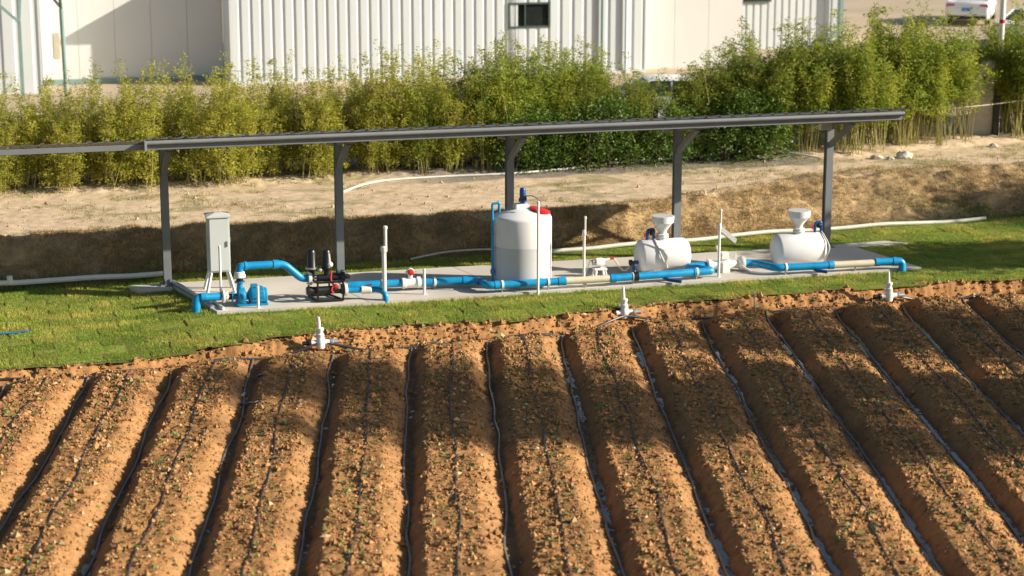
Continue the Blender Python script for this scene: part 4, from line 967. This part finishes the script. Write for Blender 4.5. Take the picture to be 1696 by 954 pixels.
# ------------------------------------------------------------------ cars
def car(loc, rzv, label):
    th = thing('parked_car', (0, 0, 0), label, 'car')
    W = .90
    prof = [(-2.28, .32), (-2.33, .55), (-2.30, .82), (-2.22, .98), (-1.55, 1.06), (1.0, .98), (1.9, .86), (2.26, .66), (2.30, .40), (2.2, .25), (-2.2, .25)]
    mb = MB(); st = [(-W, .965, .02), (-W*.93, 1.0, 0), (0, 1.012, 0), (W*.93, 1.0, 0), (W, .965, .02)]; n = len(prof)
    pts = [(x*k, y, .62+(z-.62)*k) for (y, k, _) in st for (x, z) in prof]; fs = []
    for i in range(len(st)-1):
        for j in range(n): fs.append((i*n+j, i*n+(j+1) % n, (i+1)*n+(j+1) % n, (i+1)*n+j))
    fs += [tuple(range(n-1, -1, -1)), tuple(range((len(st)-1)*n, len(st)*n))]; mb.add(pts, fs); body = mb.build('body', 'car', th, bevel=.03)
    def house(name, m, pr, wb, wt):
        mb = MB(); k = len(pr); zlo = min(p[1] for p in pr); zhi = max(p[1] for p in pr); pts = []
        for s_ in (-1, 1):
            for (x, z) in pr: pts.append((x, s_*(wb+(wt-wb)*(z-zlo)/(zhi-zlo)), z))
        mb.add(pts, [tuple(range(k-1, -1, -1)), tuple(range(k, 2*k))]+[(i, (i+1) % k, k+(i+1) % k, k+i) for i in range(k)]); return mb.build(name, m, th, bevel=.02)
    house('windows', 'glass', [(-1.75, .98), (-.95, 1.41), (.25, 1.42), (1.05, .98)], .82, .62)
    house('roof', 'car', [(-1.0, 1.40), (-.85, 1.45), (.15, 1.46), (.33, 1.41)], .64, .60)
    for s_ in (-1, 1):
        for (a, b) in (((-1.78, 1.0), (-.97, 1.42)), ((.30, 1.42), (1.08, 1.0)), ((-.35, 1.0), (-.35, 1.42))):
            MB().bar((a[0], s_*.835, a[1]), (b[0], s_*.635, b[1]), .05).build('pillar', 'car', th)
        MB().box((-2.22, s_*.68, .84), (.16, .36, .15)).build('tail_lamp', 'lamp_red', th, bevel=.02)
        MB().box((2.16, s_*.66, .66), (.2, .34, .13)).build('headlight', 'glass', th, bevel=.02)
        MB().box((.72, s_*.98, 1.02), (.12, .18, .12)).build('mirror', 'black', th, bevel=.02)
        for x in (-1.35, 1.40):
            w = MB().lathe((x, s_*.70, .32), (0, s_, 0), [(0, .28), (.02, .32), (.19, .325), (.215, .29)], 22).build('wheel', 'rubber', th)
            MB().lathe((x, s_*.70, .32), (0, s_, 0), [(.20, .20), (.222, .205), (.226, .06)], 18).build('rim', 'rim', w)
    MB().box((-2.335, 0, .70), (.03, .44, .14)).build('number_plate', 'plate', th)
    MB().box((-2.30, 0, .36), (.10, 1.6, .16)).build('bumper', 'black', th, bevel=.02)
    th.location = loc; th.rotation_euler = (0, 0, rzv); return th
l = G(1622, 40, ZB); l.z = ZB+.0; car(l+Vector((-.1, 1.2, .01)), math.radians(90-17), 'white car with blue number plate parked on the dirt yard')
l = G(1704, 80, ZB); l.z = ZB+.0; car(l+Vector((.6, 1.0, .01)), math.radians(90-38), 'white car cut by the right edge, behind the banded pole')
l = A(1085, 170, -13.6); car(Vector((l.x, l.y, ZB+.01)), UA+math.radians(170), 'white car mostly hidden behind the low part of the hedge')

# banded pole, concrete slab and posts at the gap in the hedge
pp = P(*[float(t) for t in toUV(*G(1650, 222, .75)[:2])], .7)
bp = thing('banded_pole', pp, 'white pole with red bands rising through the hedge at right', 'pole')
zc = .7; k = 0
while zc < 5.2:
    MB().cyl((pp.x, pp.y, zc), (pp.x, pp.y, zc+(.95 if k % 2 == 0 else .10)), .075, n=14).build('white_band' if k % 2 == 0 else 'red_band', 'white' if k % 2 == 0 else 'red', bp); zc += .95 if k % 2 == 0 else .10; k += 1
sb = G(1617, 225, .75); sb = sb+Vector((.12, -.1, 0)); s0 = thing('concrete_slab', sb, 'pale upright concrete slab in the hedge gap left of the banded pole', 'slab')
MB().prism([(sb.x-.34, sb.y+.3, .7), (sb.x+.34, sb.y+.3, .7), (sb.x+.36, sb.y+.3, 2.75), (sb.x+.05, sb.y+.3, 2.75), (sb.x-.2, sb.y+.3, 2.2)], (0, .22, 0)).build('slab', 'stone', s0, smooth=False, bevel=.02)
MB().box((sb.x+.10, sb.y+.28, 2.25), (.12, .05, .14)).build('bracket', 'black', s0, bevel=.01)
tag(MB().box((sb.x+.42, sb.y+.25, 1.25), (.16, .16, 1.15)).build('dark_post', 'black', bevel=.01), 'short black square post beside the pale slab in the hedge gap', 'post')

# ------------------------------------------------------------------ vegetation
def leaf_cloud(centres, per, spread, L, w, seed, droop=.5, zsq=1.0):
    r2 = np.random.default_rng(seed); cs = np.repeat(np.array(centres, float), per, 0); n = len(cs)
    c = cs+r2.normal(0, 1, (n, 3))*np.array([spread, spread, spread*zsq])
    a = r2.uniform(0, 2*np.pi, n); el = r2.normal(-droop*.5, .5, n)
    d = np.stack([np.cos(a)*np.cos(el), np.sin(a)*np.cos(el), np.sin(el)], -1)
    up = r2.normal(0, 1, (n, 3)); s_ = np.cross(d, up); s_ /= np.linalg.norm(s_, axis=1)[:, None]+1e-6
    ll = (L*r2.uniform(.6, 1.3, n))[:, None]; ww = (w*r2.uniform(.7, 1.2, n))[:, None]
    V = np.stack([c-d*ll/2, c+s_*ww/2, c+d*ll/2, c-s_*ww/2], 1); return V.reshape(-1, 3), np.arange(4*n).reshape(-1, 4)
def bamboo_proto(seed, height, m, ncane, per, bare, spread_top=.30):
    r2 = random.Random(seed); th = bpy.data.objects.new('bamboo_clump', None); C.objects.link(th); ORG[th.name] = (0, 0, 0)
    mb = MB(); cen = []
    for k in range(ncane):
        a = r2.uniform(0, 6.28); rr = r2.uniform(.02, .34); b = Vector((math.cos(a)*rr, math.sin(a)*rr, -.05)); h = height*(r2.uniform(.70, 1.06) if k > 1 else r2.uniform(1.12, 1.38))
        t = b+Vector((r2.gauss(0, spread_top), r2.gauss(0, spread_top), h)); mid = (b+t)/2+Vector((r2.gauss(0, .06), r2.gauss(0, .06), 0))
        pth = [b, (b+mid)/2, mid, (mid+t)/2, t]; mb.tube(pth, [.012, .011, .008, .005, .003], 5)
        nn = int(h/.16) if k > 1 else int(h/.24)
        for q in range(nn):
            f = bare+(1-bare)*(q+r2.random())/nn
            if f > 1: continue
            p = b.lerp(mid, f*2) if f < .5 else mid.lerp(t, f*2-1)
            off = .30*(1-f*.72); cen.append((p.x+r2.gauss(0, off), p.y+r2.gauss(0, off), p.z+r2.gauss(0, .06)))
    c_ = mb.build('canes', 'cane', th)
    V, F = leaf_cloud(cen, per, .085, .125, .030, seed, .6); o = npmesh('foliage', V, F, m); o.parent = th
    return th
protoA = [bamboo_proto(200+i, 2.62, 'leafA', 10, 26, .16) for i in range(5)]
protoB = [bamboo_proto(300+i, 2.8, 'leafB', 10, 28, .18) for i in range(5)]
protoD = [bamboo_proto(350+i, 2.85, 'leafB', 14, 24, .46, .24) for i in range(3)]       # open canes below
def shrub_proto(seed):
    r2 = random.Random(seed); th = bpy.data.objects.new('dense_shrub', None); C.objects.link(th); ORG[th.name] = (0, 0, 0); mb = MB(); cen = []
    for k in range(7):
        a = r2.uniform(0, 6.28); t = Vector((math.cos(a)*r2.uniform(.1, .55), math.sin(a)*r2.uniform(.1, .55), r2.uniform(.7, 1.5)))
        mb.tube([(0, 0, -.05), t*.5+Vector((0, 0, .1)), t], [.025, .016, .006], 5)
    for k in range(120):
        f = r2.random(); a = r2.uniform(0, 6.28); rr = .62*math.sqrt(r2.random())*(1-.35*f); cen.append((math.cos(a)*rr, math.sin(a)*rr, .08+1.45*f))
    mb.build('stems', 'bark', th); V, F = leaf_cloud(cen, 16, .09, .085, .045, seed, .3); o = npmesh('foliage', V, F, 'leafC'); o.parent = th; return th
protoC = [shrub_proto(400+i) for i in range(3)]
HV = lambda u: float(np.interp(u, [-12, 0, 8, 14, 18, 24, 30], [-7.5, -7.5, -7.8, -8.3, -7.8, -9.2, -9.4]))
LBL = {'A': ('yellow-green bamboo clump in the left half of the hedge behind the canopy', 'bamboo clumps in the left hedge'),
       'B': ('fresh green bamboo clump in the hedge behind the right half of the canopy', 'bamboo clumps in the right hedge'),
       'D': ('bare-stemmed bamboo clump at the hedge end right of the canopy', 'bamboo clumps at the right end')}
random.seed(11)
def place(kind, u, v, sc):
    pr = random.choice({'A': protoA, 'B': protoB, 'D': protoD}[kind]); z = float(bankz(np.array(u), np.array(v))) if v > -14 else ZB
    o = dup(pr, P(u, v, z-.02), random.uniform(0, 6.28), sc*random.uniform(.86, 1.1)); tag(o, LBL[kind][0], 'bamboo', LBL[kind][1])
u = -5.6
while u < 29:
    for row in range(4):
        uu = u+random.uniform(-.42, .42); vv = HV(uu)-row*.5+random.uniform(-.22, .22)
        kind = 'A' if uu < 8.0+random.uniform(-1.4, 1.4) else ('B' if uu < 17.0+random.uniform(-.8, .8) else 'D')
        if kind == 'D' and row >= 2 and uu > 18: kind = 'B'
        sc = float(np.interp(uu, [-6, -2, 2, 8, 10.5, 11.6, 12.4, 13.2, 14.2, 15.2, 18, 24, 30], [.71, .71, .76, .80, .85, .80, .66, .60, .64, .82, .90, .94, .96]))
        gx = G(1620, 232, .7); gu = toUV(gx.x, gx.y)[0]
        if abs(uu-gu) < .55: continue
        if 12.0 < uu < 14.5 and row > 2: continue
        place(kind, uu, vv, sc)
    u += .56
for i, u in enumerate(np.arange(9.2, 16.6, .62)):
    v = HV(u)+.48+random.uniform(-.1, .1)
    o = dup(protoC[i % 3], P(u, v, float(bankz(np.array(u), np.array(v)))-.02), random.uniform(0, 6.28), random.uniform(.85, 1.2)*(.85 if 12 < u < 14.5 else 1))
    tag(o, 'dark green leafy shrub crowding the hedge foot behind the canopy', 'shrub', 'shrubs at the hedge foot')
for pr in protoA+protoB+protoC+protoD:
    for ch in list(pr.children): bpy.data.objects.remove(ch)
    bpy.data.objects.remove(pr)
# rope strung along the hedge at right
ra, rb2 = A(1496, 184, -8.3), A(1720, 163, -9.0)
tag(MB().tube(curve([ra, (ra+rb2)/2-Vector((0, 0, .05)), rb2], 10), .016, 6).build('rope', 'rope', org=ra), 'pale rope strung across the bamboo right of the canopy', 'rope')
ra, rb2 = A(1538, 157, -8.45), A(1628, 150, -9.0)
tag(MB().tube(curve([ra, (ra+rb2)/2-Vector((0, 0, .02)), rb2], 8), .014, 6).build('rope', 'rope', org=ra), 'shorter pale rope above the long rope in the right bamboo', 'rope')

# trees standing right of the view; their shade falls over the beds
def tree(loc, h, z0, rad, seed, label, dens=420):
    r2 = random.Random(seed); th = thing('tree', loc, label, 'tree', 'trees right of the field'); b = Vector(loc); mb = MB()
    top_ = b+Vector((r2.uniform(-.3, .3), r2.uniform(-.3, .3), h*.93)); mb.tube([b-Vector((0, 0, .2)), b.lerp(top_, .35)+Vector((.08, .05, 0)), b.lerp(top_, .7), top_], [.17, .12, .07, .02], 8); cen = []
    for k in range(26):
        f = r2.uniform(z0/h, .95); p = b.lerp(top_, f); a = r2.uniform(0, 6.28); l = rad*(1-abs(f-.55)*.9)*r2.uniform(.55, 1.1)
        e = p+Vector((math.cos(a)*l, math.sin(a)*l, l*.45)); mb.tube([p, (p+e)/2+Vector((0, 0, -.05)), e], [.05, .03, .01], 5)
        for q in range(9):
            t = r2.uniform(.35, 1.05); c_ = p.lerp(e, t); cen.append((c_.x-b.x, c_.y-b.y, c_.z-b.z))
    mb.build('trunk', 'bark', th); V, F = leaf_cloud(cen, dens//9, rad*.16, .20, .12, seed, .4); o = npmesh('crown', V, F, 'leafB'); o.parent = th; return th
tree((20.0, 29.2, -.6), 11.5, 3.2, 1.9, 501, 'tall narrow leafy tree standing nearest on the right')
tree((24.5, 30.4, -.6), 14.6, 7.0, 2.1, 505, 'tallest leafy tree standing farther out on the right')
tree((15.6, 32.2, -.6), 6.4, 2.2, 1.6, 506, 'low leafy tree close to the right side of the beds')
tree((17.5, 36.0, -.6), 6.8, 2.4, 2.1, 502, 'short leafy tree right of the field edge')
tree((19.0, 41.6, -.6), 6.4, 2.6, 1.9, 503, 'round leafy tree right of the lawn')
tree((26.0, 46.0, -.6), 8.0, 3.8, 2.0, 504, 'broad leafy tree right of the dirt bank')
print('objects', len(bpy.data.objects))
